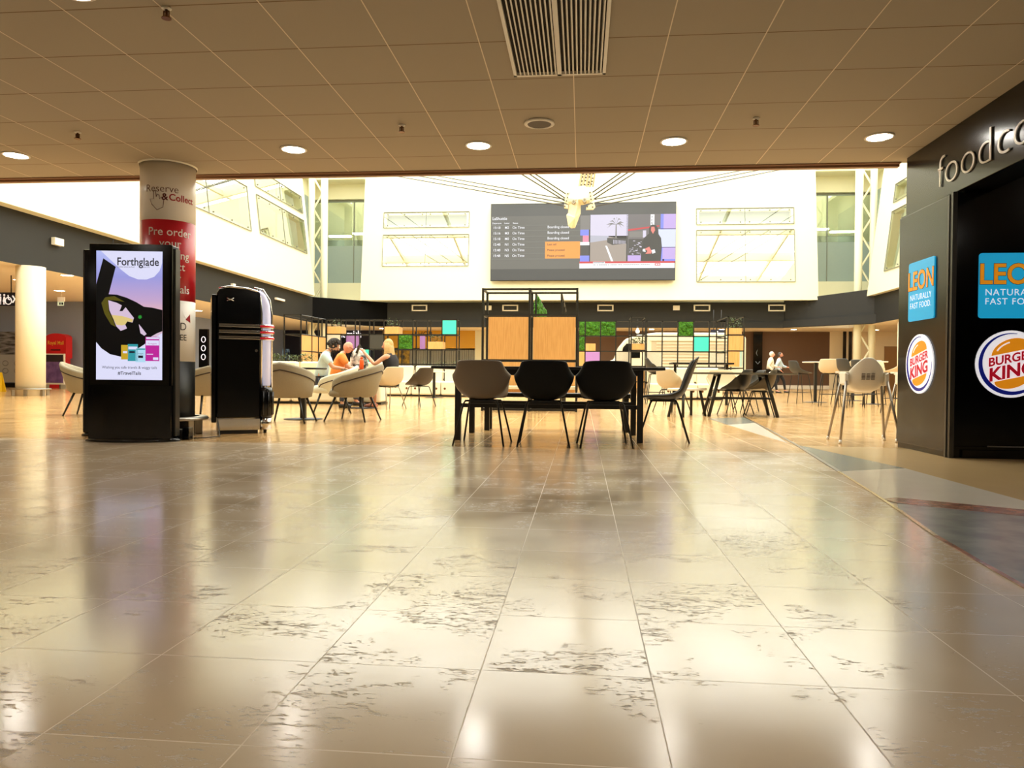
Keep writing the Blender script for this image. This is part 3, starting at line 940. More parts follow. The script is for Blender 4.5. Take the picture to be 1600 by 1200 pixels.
def wrapf(da, z0, r=CR):
    return lambda x, y, d: Vector(((r + .0015 + d) * math.cos(aim + da + x / r), (r + .0015 + d) * math.sin(aim + da + x / r), z0 + y))


mb = MB(); M_dkt = mat('dark_red_brown_lettering', (92, 30, 30), .5); M_rdt = mat('crimson_lettering', (170, 14, 34), .5)
mb.use(M_dkt).text('Reserve', .105, (0, 0, 0), (1, 0, 0), (0, 0, 1), .001, 'CENTER', .95, -.008, warp=wrapf(-.24, 2.475))
mb.use(M_dkt).text('&', .095, (0, 0, 0), (1, 0, 0), (0, 0, 1), .001, 'CENTER', 1, .02, warp=wrapf(-.12, 2.395))
mb.use(M_rdt).text('Collect', .095, (0, 0, 0), (1, 0, 0), (0, 0, 1), .001, 'LEFT', .95, .018, warp=wrapf(.02, 2.395))
hand = [(-.1, 2.35), (-.03, 2.29), (.04, 2.32), (.05, 2.40), (.02, 2.42), (.0, 2.40), (-.005, 2.44), (-.03, 2.45), (-.04, 2.42), (-.05, 2.49), (-.075, 2.485), (-.075, 2.40), (-.12, 2.40)]
f0 = wrapf(-.3, 0)
mb.use(M_dkt).tube([f0(x * .8, z, .001) for x, z in hand], .003, 4, closed=True)
mb.build('collect_lettering', M_dkt, col)
mb = MB(); mb.use(M_white_t)
for s_, z in (('Pre order', 2.04), ('your', 1.925), ('shopping', 1.81), ('collect', 1.695), ('your', 1.58), ('terminals', 1.465)):
    mb.text(s_, .115, (0, 0, 0), (1, 0, 0), (0, 0, 1), .001, 'CENTER', .95, .004, warp=wrapf(.08, z))
mb.build('order_lettering', M_white_t, col)
mb = MB(); mb.use(M_black_t)
mb.text('WORLD', .11, (0, 0, 0), (1, 0, 0), (0, 0, 1), .001, 'RIGHT', .95, -.004, warp=wrapf(.72, 1.09))
mb.text('DUTY FREE', .085, (0, 0, 0), (1, 0, 0), (0, 0, 1), .001, 'RIGHT', .95, .004, warp=wrapf(.72, .985))
f1 = wrapf(.78, 1.2)
mb.use(M_rdt).poly([f1(-.03, .0, .001), f1(.03, .06, .001), f1(.035, -.03, .001)]); mb.poly([f1(-.035, .02, .001), f1(-.005, -.04, .001), f1(-.07, .09, .001)][::-1])
mb.build('duty_free_lettering', M_black_t, col)

lc = fl(48, 417, ZF)
c2 = column('plain round white column under the dark band on the left', px(48, 560, 1, 18.0).x, 18.0, .34, ZF, [(0, ZF, M_cream)])
bump_ring(c2, .34, 6)
for (x, y, lb) in ((-15.35, 32, 'plain round white column far along the left side'), (15.4, 35.5, 'wide cream round column beyond the bar stools on the right')):
    c3 = column(lb, x, y, .5 if x < 0 else .75, ZF, [(0, ZF, M_cream)])
t = thing('floor_power_box', 'small pale power box on the floor beside the wrapped column', 'power box', (-3.93, 6.82, 0))
mb = MB(); mb.box(-.16, .1, -.05, .05, 0, .1); mb.build('housing', M_steel, t, bevel=.005)
mb = MB(); mb.box(.06, .13, -.06, .02, 0, .12); mb.build('adapter', M_black, t, bevel=.006)
mb = MB(); mb.tube([(-3.80, 6.85, .01), (-3.72, 6.9, .012), (-3.66, 7.1, .01), (-3.76, 7.28, .06), (-3.84, 7.4, .16), (-3.86, 7.46, .1)], .006, 6)
o = mb.build('power_cable', M_blackm); tag(o, 'thin black cable looping from the power box to the jukebox', 'cable')

# ---- jukebox (side on)
jk = thing('jukebox', 'black and chrome retro jukebox seen from its side', 'jukebox', (-3.88, 7.45, 0), math.radians(29))
H = 1.585
# profile in x (back 0 -> front .6), z
prof = [(0.0, .17), (.44, .17), (.44, H - .055), (.40, H - .03), (.30, H - .012), (.10, H), (.03, H - .02), (0, H - .07)]
mb = MB(); mb.ext([(x, 0, z) for x, z in prof], (0, .66, 0)); mb.build('cabinet', M_black, jk, bevel=.012)
mb = MB(); mb.box(-.05, .0, .04, .62, .12, H - .09); mb.build('back_panel', M_black, jk, bevel=.01)
mb = MB(); mb.tube([(.02, -.006, H - .028), (.12, -.006, H - .004), (.3, -.006, H - .014), (.41, -.006, H - .04)], .012, 6); mb.build('edge_trim', M_chrome, jk)
mb = MB(); mb.box(.0, .44, -.006, .666, .04, .16); mb.build('kick_plate', M_chrome, jk)
mb = MB(); mb.box(.02, .42, .0, .64, .0, .04); mb.build('plinth', M_blackm, jk)
M_tube = mat('glowing_white_tube', (214, 214, 236), .3, emi=.38, var=.02)
for yy in (.07, .59):
    mb = MB()
    path = [(.51, yy, .52), (.51, yy, 1.25), (.505, yy, 1.4), (.47, yy, 1.50), (.42, yy, 1.545)]
    mb.tube(path, [.044, .044, .043, .038, .03], 16); mb.build('light_tube', M_tube, jk)
    mb = MB(); mb.tube([(.455, yy - .035, .5), (.455, yy - .035, 1.3), (.44, yy - .035, 1.48), (.40, yy - .035, 1.56)], .016, 8)
    mb.tube([(.565, yy, .5), (.562, yy, 1.3), (.54, yy, 1.46), (.47, yy, 1.57), (.38, yy, 1.585)], .014, 8)
    mb.build('tube_trim', M_chrome, jk)
    mb = MB(); mb.lathe([(.075, .17), (.085, .2), (.085, .46), (.07, .5)], (.5, yy, 0), 20)
    for a in range(10):
        mb.tube([(.5 + .086 * math.cos(a * .63), yy + .086 * math.sin(a * .63), .2), (.5 + .086 * math.cos(a * .63), yy + .086 * math.sin(a * .63), .45)], .008, 5)
    mb.build('tube_foot', M_black, jk)
    mb = MB(); mb.lathe([(.07, .04), (.07, .17)], (.5, yy, 0), 18); mb.build('foot_sleeve', M_chrome, jk)
    mb = MB(); mb.tube([(.5, yy, 0), (.5, yy, .05)], .018, 8); mb.build('foot', M_blackm, jk)
mb = MB(); mb.box(.44, .5, .14, .58, .17, 1.5); mb.build('front_panel', mat('jukebox_front', (60, 30, 40), .2), jk, bevel=.01)
for k, z in enumerate((1.02, 1.085, 1.15)):
    mb = MB(); mb.box(.02, .44, -.012, .0, z, z + .033); mb.build('band', M_chrome, jk, bevel=.003)
    mb = MB(); mb.lathe([(.085, z - .004), (.092, z + .016), (.085, z + .037)], (.5, .07, 0), 20); mb.build('tube_collar', M_chrome, jk)
    mb = MB(); mb.lathe([(.0945, z + .006), (.0945, z + .026)], (.5, .07, 0), 20); mb.build('red_ring', M_red, jk)
mb = MB(); mb.tube([(.4, -.004, .9), (.4, -.012, .9)], .016, 14); mb.build('lock', M_chrome, jk)
mb = MB(); mb.tube([(.10, -.006, 1.43), (.17, -.006, 1.46)], .007, 6); mb.tube([(.10, -.006, 1.46), (.17, -.006, 1.43)], .007, 6); mb.build('emblem', M_chrome, jk)


# ------------------------------------------------------------------ seating builders
def shell_bm(rows, nu=13):
    mb = MB(); R = []
    for yc, zc, hw, lift, fwd in rows:
        r = []
        for j in range(nu):
            u = -1 + 2 * j / (nu - 1)
            r.append((hw * math.sin(u * PI / 2 * .9) / math.sin(PI / 2 * .9), yc + fwd * u * u, zc + lift * abs(u) ** 2.6))
        R.append(r)
    mb.grid(R)
    return mb


TUB = [(.235, .43, .19, .01, -.02), (.215, .45, .205, .02, -.01), (.1, .435, .225, .08, 0), (-.01, .425, .25, .17, 0), (-.10, .43, .27, .24, .02), (-.175, .465, .283, .20, .07), (-.22, .55, .28, .115, .12), (-.25, .66, .25, .035, .12), (-.262, .75, .222, -.005, .09), (-.268, .80, .208, -.012, .07)]
SIDE = [(.25, .43, .19, .0, -.03), (.24, .455, .205, .0, -.03), (.1, .44, .22, .03, 0), (-.05, .425, .225, .05, 0), (-.15, .435, .225, .07, .01), (-.21, .50, .22, .05, .03), (-.25, .6, .215, .02, .05), (-.29, .72, .21, .0, .05), (-.33, .83, .19, -.01, .04), (-.345, .87, .16, -.02, .02)]


def shell_chair(label, rows, m, lm, loc, rz, group=None, cushion=None, high=0, cat='chair', name='dining_chair'):
    t = thing(name, label, cat, loc, rz, group)
    rr = [(a, b + high, c, d, e) for a, b, c, d, e in rows]
    shell_bm(rr).build('shell', m, t, solid=.014, sub=1)
    if cushion:
        cr = [(a * .95 + .004, b + .012, c * .86, d * .7, e) for a, b, c, d, e in rr[1:-1]]
        shell_bm(cr).build('cushion', cushion, t, solid=.022, sub=1, off=1)
    zt = .425 + high
    mb = MB(); mb.box(-.13, .13, -.12, .14, zt - .02, zt - .004); mb.build('seat_mount', lm, t)
    for sx in (-1, 1):
        for sy in (-1, 1):
            mb = MB(); fx, fy = (.24, .25) if not high else (.22, .22)
            mb.tube([(sx * .04, sy * .09, zt - .008), (sx * .15, sy * .12, zt - .012), (sx * .165, sy * .135, zt - .04), (sx * fx, sy * fy, .0)], .0095 if not high else .010, 8)
            mb.build('leg', lm, t)
    if high:
        mb = MB(); q = .195; z = .28
        mb.tube([(-q, -q, z), (q, -q, z), (q, q, z), (-q, q, z)], .007, 6, closed=True); mb.build('footrest', lm, t)
    return t


# three tub chairs drawn up to the near long table, backs to the camera
def on_floor(x, y): return fl(x, y)


shell_chair('brown taupe tub chair with its back to us at the near long black table', TUB, M_taupe, M_blackm, (-.94, 6.95, 0), math.radians(-3), 'tub chairs at the near long table', None)
shell_chair('black tub chair in the middle of three at the near long table', TUB, M_shblk, M_blackm, (-.355, 6.93, 0), math.radians(2), 'tub chairs at the near long table', None)
shell_chair('black tub chair at the right of three at the near long table', TUB, M_shblk, M_blackm, (.215, 6.93, 0), math.radians(4), 'tub chairs at the near long table', None)
shell_chair('dark grey high backed chair seen side on right of the near long table', SIDE, M_dgrey, M_blackm, (.84, 7.6, 0), math.radians(84), None, mat('grey_seat_pad', (70, 68, 62), .8))


def long_table(label, x0, x1, y0, y1, lx0, lx1, ly0, ly1, z=.745):
    t = thing('long_table', label, 'table', ((x0 + x1) / 2, (y0 + y1) / 2, 0))
    mb = MB(Matrix.Translation(t.location).inverted()); mb.box(x0, x1, y0, y1, z - .028, z); mb.build('tabletop', M_blackm, t, bevel=.004)
    for x in (lx0, lx1):
        for y in (ly0, ly1):
            mb = MB(Matrix.Translation(t.location).inverted()); mb.box(x - .03, x + .03, y - .03, y + .03, 0, z - .028); mb.build('leg', M_blackm, t, bevel=.004)
    mb = MB(Matrix.Translation(t.location).inverted()); mb.box(lx0, lx1, ly0 - .02, ly0 + .02, z - .085, z - .028); mb.box(lx0, lx1, ly1 - .02, ly1 + .02, z - .085, z - .028); mb.build('apron', M_blackm, t)
    mb = MB(Matrix.Translation(t.location).inverted()); mb.box(lx0, lx1, ly0 + .02, ly0 + .06, .33, .37); mb.box(lx0, lx1, ly1 - .04, ly1, .33, .37); mb.build('stretcher', M_blackm, t)
    return t


long_table('long black table with square legs behind the three tub chairs', -1.49, .80, 7.12, 8.35, -1.24, .575, 7.28, 8.22)
t = thing('bench', 'low black bench on the far side of the near long table', 'bench', (-.3, 8.75, 0))
mb = MB(); mb.box(-.9, .9, -.17, .17, .40, .45); mb.build('seat', M_blackm, t, bevel=.005)
for sx in (-1, 1):
    for sy in (-1, 1):
        mb = MB(); mb.box(sx * .82 - .03, sx * .82 + .03, sy * .12 - .025, sy * .12 + .025, 0, .4); mb.build('leg', M_blackm, t)


def armchair(label, m, loc, rz, group='upholstered tub armchairs'):
    t = thing('armchair', label, 'armchair', loc, rz, group)
    n = 25; Ro = []
    def P(i):
        a = math.radians(-52 + 284 * i / (n - 1))      # sweeps from right arm round the back to left arm
        ca, sa = math.cos(a), -math.sin(a)
        return ca, sa
    rows = []
    def top(i):
        u = abs(i / (n - 1) * 2 - 1)                    # 0 back, 1 arm end
        return .80 - .25 * u ** 1.15 - (.04 if u > .97 else 0)
    def pt(i, k, z, inset):
        ca, sa = P(i)
        fr = (z - .34) / .45
        rx = (.28 + .075 * fr - inset); ry = (.27 + .085 * fr - inset)
        y = sa * ry - .02
        if i <= 2 or i >= n - 3: pass
        return (ca * rx, y - (.04 * fr if sa < 0 else -.01 * fr), z)
    outer = [[pt(i, 0, .335, .05) for i in range(n)], [pt(i, 0, .37, .0) for i in range(n)], [pt(i, 0, .37 + (top(i) - .37) * .5, 0) for i in range(n)], [pt(i, 0, top(i) - .03, 0) for i in range(n)], [pt(i, 0, top(i), .018) for i in range(n)], [pt(i, 0, top(i), .05) for i in range(n)], [pt(i, 0, top(i) - .03, .068) for i in range(n)], [pt(i, 0, .43, .075) for i in range(n)]]
    mb = MB(); mb.grid(outer, True)
    b = [[r[0] for r in outer], [Vector(r[0]) + Vector((0, .012, 0)) for r in outer]]
    # end caps of the arms
    mb.poly([r[0] for r in outer]); mb.poly([r[-1] for r in outer][::-1])
    mb.build('tub_back', m, t)
    mb = MB(); mb.tube([pt(i, 0, top(i) - .10, -.002) for i in range(n)], .008, 6); mb.build('piping', M_pipe, t)
    mb = MB(); mb.lathe([(.24, .33), (.29, .345), (.295, .40), (.27, .45), (.2, .465)], (0, .02, 0), 28, .93, 1); mb.build('seat_cushion', m, t)
    for sx in (-1, 1):
        for sy in (-1, 1):
            mb = MB(); mb.tube([(sx * .17, sy * .17, .34), (sx * .27, sy * .28, 0)], [.016, .011], 8); mb.build('leg', M_blackm, t)
    t.scale = (1.07, 1.07, 1.0)
    return t


armchair('grey beige tub armchair with its back to us, just right of the jukebox', M_cloth, (px(452, 600, 1, 9.45).x, 9.45, 0), math.radians(6))
armchair('grey beige tub armchair seen side on, facing left towards the low table', M_cloth, (px(552, 600, 1, 10.0).x, 10.0, 0), math.radians(84))
armchair('pale grey green tub armchair between the two darker armchairs', M_clothL, (px(519, 600, 1, 11.9).x, 11.9, 0), math.radians(110))
armchair('pale tub armchair left of the advertising totem', M_cloth, (-7.35, 10.35, 0), math.radians(-72))
armchair('beige tub armchair half hidden between the wrapped column and the jukebox', M_cloth, (-5.3, 9.9, 0), math.radians(60))


def pedestal_table(label, loc, r=.33, z=.74, m=None, group=None, base=.27, square=False, name='pedestal_table'):
    t = thing(name, label, 'table', loc, 0, group)
    mb = MB()
    if square: mb.box(-r, r, -r, r, z - .025, z)
    else: mb.lathe([(r - .01, z - .025), (r, z - .012), (r - .005, z)], n=32)
    mb.build('tabletop', m or M_blackm, t)
    mb = MB(); mb.box(-.035, .035, -.035, .035, .01, z - .025); mb.build('pedestal', M_blackm, t)
    mb = MB(); mb.lathe([(base, 0), (base, .008), (.06, .02)], n=32); mb.build('base', M_blackm, t)
    return t


pedestal_table('dark pedestal table behind the back-turned armchair by the jukebox', (-3.98, 10.15, 0))
M_ttop = mat('grey_laminate', (120, 114, 100), .35)
pt_ = pedestal_table('grey topped table where the three seated people sit', (-4.2, 13.65, 0), .31, .74, M_ttop, square=True)
bs = px(691, 618, 2, 0)
pedestal_table('small pale pedestal table in front of the cream banquette', (-4.15, 20.3, 0), .36, .74, M_white)

# ---- trestle table and its chairs
t = thing('trestle_table', 'long grey topped table with splayed black legs at mid right', 'table', (2.68, 12.75, 0), math.radians(-3))
mb = MB(); mb.ext([(x, y, .705) for x, y in rrect(-.88, .88, -.42, .42, .12)], (0, 0, .03)); mb.build('tabletop', mat('grey_table_laminate', (86, 82, 74), .3), t)
for sx in (-1, 1):
    for sy in (-1, 1):
        mb = MB(); mb.tube([(sx * .37, sy * .28, .705), (sx * .55, sy * .38, 0)], .03, 6); mb.build('leg', M_blackm, t)
    mb = MB(); mb.tube([(sx * .37, -.28, .69), (sx * .37, .28, .69)], .025, 6); mb.build('crossbar', M_blackm, t)
mb = MB(); mb.tube([(-.45, 0, .3), (.45, 0, .3)], .022, 6); mb.tube([(-.46, -.33, .3), (-.46, .33, .3)], .02, 6); mb.tube([(.46, -.33, .3), (.46, .33, .3)], .02, 6); mb.build('stretcher', M_blackm, t)
shell_chair('beige tub chair at the left end of the trestle table', TUB, M_beige, M_blackm, (px(1050, 600, 1, 13.8).x, 13.8, 0), math.radians(-50), 'tub chairs round the trestle table')
shell_chair('grey brown tub chair at the right end of the trestle table', TUB, mat('olive_grey_shell', (88, 80, 66), .5), M_blackm, (px(1188, 600, 1, 12.9).x, 12.9, 0), math.radians(72), 'tub chairs round the trestle table', M_white)
shell_chair('charcoal tub chair behind the right end of the trestle table', TUB, M_dgrey, M_blackm, (px(1172, 600, 1, 14.2).x, 14.2, 0), math.radians(95), 'tub chairs round the trestle table')
shell_chair('pale tub chair tucked behind the middle of the trestle table', TUB, M_beige, M_blackm, (2.6, 13.9, 0), math.radians(175), 'tub chairs round the trestle table')
shell_chair('dark padded chair tucked under the middle of the trestle table', TUB, M_dgrey, M_blackm, (px(1150, 600, 1, 13.3).x, 13.3, 0), math.radians(60), 'tub chairs round the trestle table')
t = thing('bench', 'pale topped bench with thick black legs left of the trestle table', 'bench', (1.75, 12.35, 0), math.radians(55))
mb = MB(); mb.box(-.42, .42, -.15, .15, .43, .47); mb.build('seat', M_white, t, bevel=.01)
for sx in (-1, 1):
    for sy in (-1, 1):
        mb = MB(); mb.tube([(sx * .3, sy * .08, .43), (sx * .4, sy * .13, 0)], .026, 6); mb.build('leg', M_blackm, t)
t = thing('long_table', 'narrow black table standing far behind the trestle table near the van', 'table', (2.6, 17.6, 0))
mb = MB(); mb.box(-.5, .9, -.35, .35, .95, .99); mb.build('tabletop', M_blackm, t)
for sx in (-.4, .8):
    mb = MB(); mb.box(sx - .03, sx + .03, -.03, .03, 0, .95); mb.build('leg', M_blackm, t)
shell_chair('dark high chair back showing behind the side-on grey chair', TUB, M_dgrey, M_blackm, (1.75, 17.6, 0), math.radians(-90), None, None, .3, 'bar stool', 'bar_stool')

# woman's chair and the stacked dark one behind it
shell_chair('beige tub chair holding the blonde woman', TUB, M_beige, M_steel, (-3.70, 13.72, 0), math.radians(54), 'tub chairs at the seated people')
shell_chair('dark brown tub chair just right of the blonde woman', TUB, mat('dark_brown_shell', (66, 56, 44), .5), M_blackm, (-3.36, 14.9, 0), math.radians(60), 'tub chairs at the seated people')

# ---- white high chairs
M_hc = mat('ivory_plastic', (232, 226, 208), .35)
M_hleg = mat('grey_tube', (150, 142, 130), .3, .7)


def high_chair(label, loc, rz):
    t = thing('high_chair', label, 'high chair', loc, rz, 'white baby high chairs')
    rows = [(.16, .50, .13, .02, 0), (.15, .53, .15, .04, 0), (.06, .52, .165, .10, 0), (-.04, .52, .175, .14, .02), (-.10, .545, .18, .14, .06), (-.135, .62, .178, .08, .09), (-.155, .70, .17, .02, .09), (-.17, .78, .145, -.02, .06), (-.178, .84, .10, -.03, .03), (-.18, .87, .04, -.01, .01)]
    shell_bm(rows).build('seat_shell', M_hc, t, solid=.012, sub=1)
    mb = MB(); mb.ext([(x, y, .715) for x, y in rrect(-.21, .21, .10, .36, .07)], (0, 0, .018)); mb.box(-.2, -.17, -.1, .2, .70, .725); mb.box(.17, .2, -.1, .2, .70, .725); mb.build('tray', M_hc, t)
    for sx in (-1, 1):
        mb = MB(); mb.ext([(sx * .17, -.12, .58), (sx * .21, -.12, .6), (sx * .21, .12, .6), (sx * .17, .12, .58)], (0, 0, .12)); mb.build('leg_socket', M_hc, t, bevel=.01)
        for sy in (-1, 1):
            mb = MB(); mb.tube([(sx * .19, sy * .10, .66), (sx * .28, sy * .27, .02)], [.014, .0125], 10); g = mb.build('leg', M_hleg, t)
            mb = MB(); mb.tube([(sx * .278, sy * .266, .034), (sx * .283, sy * .275, 0)], [.014, .016], 10); mb.build('foot_cap', M_white, g)
    mb = MB(); mb.use(mat('moulded_text_grey', (128, 116, 98), .6))
    for r_ in range(5):
        for c_ in range(3):
            mb.box(-.06 + c_ * .045, -.06 + c_ * .045 + .034, -.166 + .006 * (4 - r_) * .5 + (.0 if r_ else 0), -.158 + .006 * (4 - r_) * .5, .645 + r_ * .014, .652 + r_ * .014)
    mb.build('moulded_text', None, t)
    return t


high_chair('white baby high chair with grey tube legs, its back to us beside the dark pillar', (2.90, 7.85, 0), math.radians(-6))
high_chair('second white baby high chair mostly hidden behind the dark pillar', (3.56, 8.1, 0), math.radians(-8))

# ---- bar tables and stools
BT = [(6.25, 20.3, 'white topped bar table with black stem, leftmost of the bar tables'), (7.4, 19.4, 'white topped bar table behind the high chair'), (8.0, 17.2, 'white topped bar table close to the dark pillar'), (7.9, 22.2, 'white topped bar table farthest back')]
for x, y, lb in BT:
    pedestal_table(lb, (x, y, 0), .34, 1.09, M_white, 'white bar tables', .3, square=False, name='bar_table')
STO = [SIDE[0], SIDE[1], SIDE[2], (-.05, .425, .235, .09, 0), (-.14, .435, .24, .13, .01), (-.20, .50, .235, .09, .04), (-.235, .6, .23, .04, .07), (-.25, .69, .215, .01, .07), (-.262, .76, .19, -.01, .05)]
st0 = shell_chair('dark grey bar stool at the left of the leftmost bar table', STO, M_dgrey, M_blackm, (px(1250, 600, 1, 19.5).x, 19.5, 0), math.radians(-75), 'bar stools round the bar tables', None, .34, 'bar stool', 'bar_stool')
for x, y, a, m, lb in ((px(1297, 600, 1, 17.6).x, 17.6, -25, M_beige, 'beige bar stool turned half away, right of the leftmost bar table'),
                       (px(1316, 600, 1, 19.2).x, 19.2, 60, M_beige, 'pale bar stool partly behind the beige one'),
                       (px(1328, 600, 1, 17.0).x, 17.0, -75, M_dgrey, 'dark grey bar stool left of the two dark ones behind the high chair'),
                       (px(1350, 600, 1, 17.9).x, 17.9, -70, M_dgrey, 'dark grey bar stool right of the two dark ones behind the high chair'),
                       (px(1404, 600, 1, 14.6).x, 14.6, 35, M_beige, 'tall beige bar stool nearest the dark pillar'),
                       (px(1367, 600, 1, 18.8).x, 18.8, -30, M_white, 'white bar stool seen above the high chair')):
    shell_chair(lb, STO, m, M_blackm, (x, y, 0), math.radians(a), 'bar stools round the bar tables', None, .34, 'bar stool', 'bar_stool')
# ================================================================== DIVIDERS
BAR = .016


def bars(mb, a, b, w=BAR):
    a = Vector(a); b = Vector(b)
    lo = Vector((min(a.x, b.x) - w, min(a.y, b.y) - w, min(a.z, b.z) - w)); hi = Vector((max(a.x, b.x) + w, max(a.y, b.y) + w, max(a.z, b.z) + w))
    mb.box(lo.x, hi.x, lo.y, hi.y, lo.z, hi.z)


def plant(name, label, loc, w, d, h, n, parent=None, cat='plant', group=None, spread=.1):
    r = random.Random(n * 7 + int(abs(loc[0]) * 100))
    t = thing(name, label, cat, loc, 0, group)
    mb = MB(); mb.use(M_leaf)
    for _ in range(n):
        p = Vector((r.uniform(-w / 2, w / 2), r.uniform(-d / 2, d / 2), r.uniform(0, h)))
        a = r.uniform(0, 2 * PI); q = r.uniform(-.6, 1.0); L = r.uniform(.04, .08) * spread * 10
        dv = Vector((math.cos(a) * math.cos(q), math.sin(a) * math.cos(q), math.sin(q))) * L
        sd = dv.cross(Vector((0, 0, 1))).normalized() * L * .28
        mid = p + dv * .5 + Vector((0, 0, L * .1))
        mb.poly([p, mid + sd, p + dv, mid - sd])
    mb.build('foliage', M_leaf, t)
    mb = MB()
    for _ in range(max(3, n // 14)):
        x, y = r.uniform(-w / 2, w / 2) * .8, r.uniform(-d / 2, d / 2) * .6
        mb.tube([(x, y, -.04), (x + r.uniform(-.02, .02), y, h * .8)], .003, 4)
    mb.build('stem', mat('plant_stem', (70, 60, 34), .8), t)
    return t


YD = 22.0
ROWZ = [2.33, 1.875, 1.42, .965, .51]


def planter_box(label, x0, x1, y0, y1, z0, z1):
    t = thing('planter_box', label, 'planter', ((x0 + x1) / 2, (y0 + y1) / 2, z0), 0, 'oak planter boxes in the shelving screens')
    cx, cy = (x0 + x1) / 2, (y0 + y1) / 2
    mb = MB(); mb.box(x0 - cx, x1 - cx, y0 - cy, y1 - cy, 0, z1 - z0); mb.build('box', M_oak, t, bevel=.004)
    mb = MB(); mb.box(x0 - cx + .02, x1 - cx - .02, y0 - cy + .02, y1 - cy - .02, z1 - z0, z1 - z0 + .006); mb.build('soil', mat('soil', (50, 38, 28), .9), t)
    return t


def lattice(label, vxf, y0, dep, rowz, base, extra=None, panels=()):
    t = thing('shelving_screen', label, 'room divider', (vxf[0], y0, 0))
    inv = Matrix.Translation(t.location).inverted()
    for x in vxf:
        for y in (y0, y0 + dep):
            mb = MB(inv); bars(mb, (x, y, base), (x, y, rowz[0])); mb.build('post', M_blackm, t)
    for z in rowz:
        mb = MB(inv)
        for y in (y0, y0 + dep): bars(mb, (vxf[0], y, z), (vxf[-1], y, z))
        for x in vxf: bars(mb, (x, y0, z), (x, y0 + dep, z), BAR * .8)
        mb.build('rail', M_blackm, t)
    for x0, x1, z0, z1, m, back in panels:
        yy = y0 + (dep if back else 0)
        mb = MB(inv); mb.use(m); g = .018
        mb.box(x0 + g, x1 - g, yy - .012, yy + .012, z0 + g, z1 - g)
        if m is M_moss:
            rr = random.Random(int(x0 * 100))
            for _ in range(16):
                mb.ball((rr.uniform(x0 + .07, x1 - .07), yy - .012, rr.uniform(z0 + .07, z1 - .07)), rr.uniform(.045, .07), .045, rr.uniform(.045, .065), 8)
        mb.build('moss_panel' if m is M_moss else 'panel', m, t)
    return t


def wx(p, y=YD): return px(p, 560, 1, y).x


vx = [wx(510.3) + .4535 * k for k in range(10)]
R = ROWZ
c = lambda i: (vx[i], vx[i + 1])
lp = [(*c(0), R[2], R[1], M_stone, 0), (*c(1), R[2], R[1], M_purp, 1), (*c(2), R[3], R[2], M_cyan, 0), (*c(3), R[2], R[1], mat('charcoal_panel', (58, 58, 54), .6), 0),
      (*c(5), R[2], R[1], M_moss, 0), (vx[6] + .1, vx[6] + .3, R[2], R[1], M_purp, 1), (*c(8), R[1], R[0], M_cyan, 0)]
lattice('long black shelving screen behind the seated people with white, purple, cyan and moss panels', vx, YD, .46, R, 0, panels=lp)
for i, rz_, lb in ((0, 1, 'oak planter box at the top left of the left shelving screen'), (4, 1, 'oak planter box above the blonde woman in the left shelving screen'), (7, 2, 'oak planter box under the SHOP sign in the left shelving screen')):
    planter_box(lb, vx[i] + .02, vx[i + 1] + .02, YD - .02, YD + .44, R[rz_] + .018, R[rz_] + .24)
    plant('potted_fern', 'wispy plant growing in ' + lb.replace('oak planter box', 'the oak box').replace(' in the left shelving screen', ' of the left screen'), (vx[i] + .24, YD + .2, R[rz_] + .25), .4, .3, .22, 90, group='plants in the shelving screens')

# nearer left section, stepping forward
xa, xb = px(444, 560, 1, 20.3).x, px(470, 560, 1, 20.3).x
t = lattice('black shelving frame stepping forward at the left end with tall oak panels', [xa, xb], 20.3, 1.7, [2.33, 1.78, .97], 0, panels=())
inv = Matrix.Translation(t.location).inverted()
pp = [px(470, 560, 1, 20.3), px(487, 560, 1, 21.0), px(497, 560, 1, 21.5), px(509, 560, 1, 21.95)]
for i in range(3):
    a, b = pp[i], pp[i + 1]
    m_ = MB(inv)
    for z in (2.33, 1.78, 1.3, .97): m_.tube([(a.x, a.y, z), (b.x, b.y, z)], .016, 4)
    m_.build('rail', M_blackm, t)
    m_ = MB(inv); bars(m_, (b.x, b.y, 0), (b.x, b.y, 2.33)); m_.build('post', M_blackm, t)
    z0, z1 = ((.7, 1.76), (.75, 1.76), (1.32, 1.76))[i]
    m_ = MB(inv); m_.ext([(a.x, a.y, z0), (b.x, b.y, z0), (b.x, b.y, z1), (a.x, a.y, z1)], (0, .02, 0)); m_.build('oak_panel', M_oak, t)

# right lattice
wr = lambda p: wx(p)
V2 = [wr(904)] + [wr(914) + .4555 * k for k in range(0, 10)]
R2 = [2.30, 1.85, 1.395, .94, .48]
q = lambda i: (V2[i], V2[i + 1])
rp = [(*q(0), R2[1], R2[0], M_moss, 0), (*q(1), R2[1], R2[0], M_moss, 0), (*q(2), R2[1], R2[0], M_moss, 0), (*q(0), R2[2], R2[1], M_moss, 0),
      (V2[1], V2[1] + .33, R2[2] - .01, R2[2] + .25, M_oak, 0), (*q(0), R2[3], R2[2], M_oak, 0), (*q(1), R2[3], R2[2], M_purp, 0), (*q(3), R2[3], R2[2], M_stone, 0),
      (*q(5), R2[3], R2[2], M_stone, 0), (*q(7), R2[1], R2[0], M_moss, 0), (*q(8), R2[2], R2[1], M_cyan, 0), (*q(9), R2[3], R2[2], M_stone, 0)]
lattice('long black shelving screen on the right with moss panels, before the food van', V2, YD, .03, R2, .45, panels=rp)
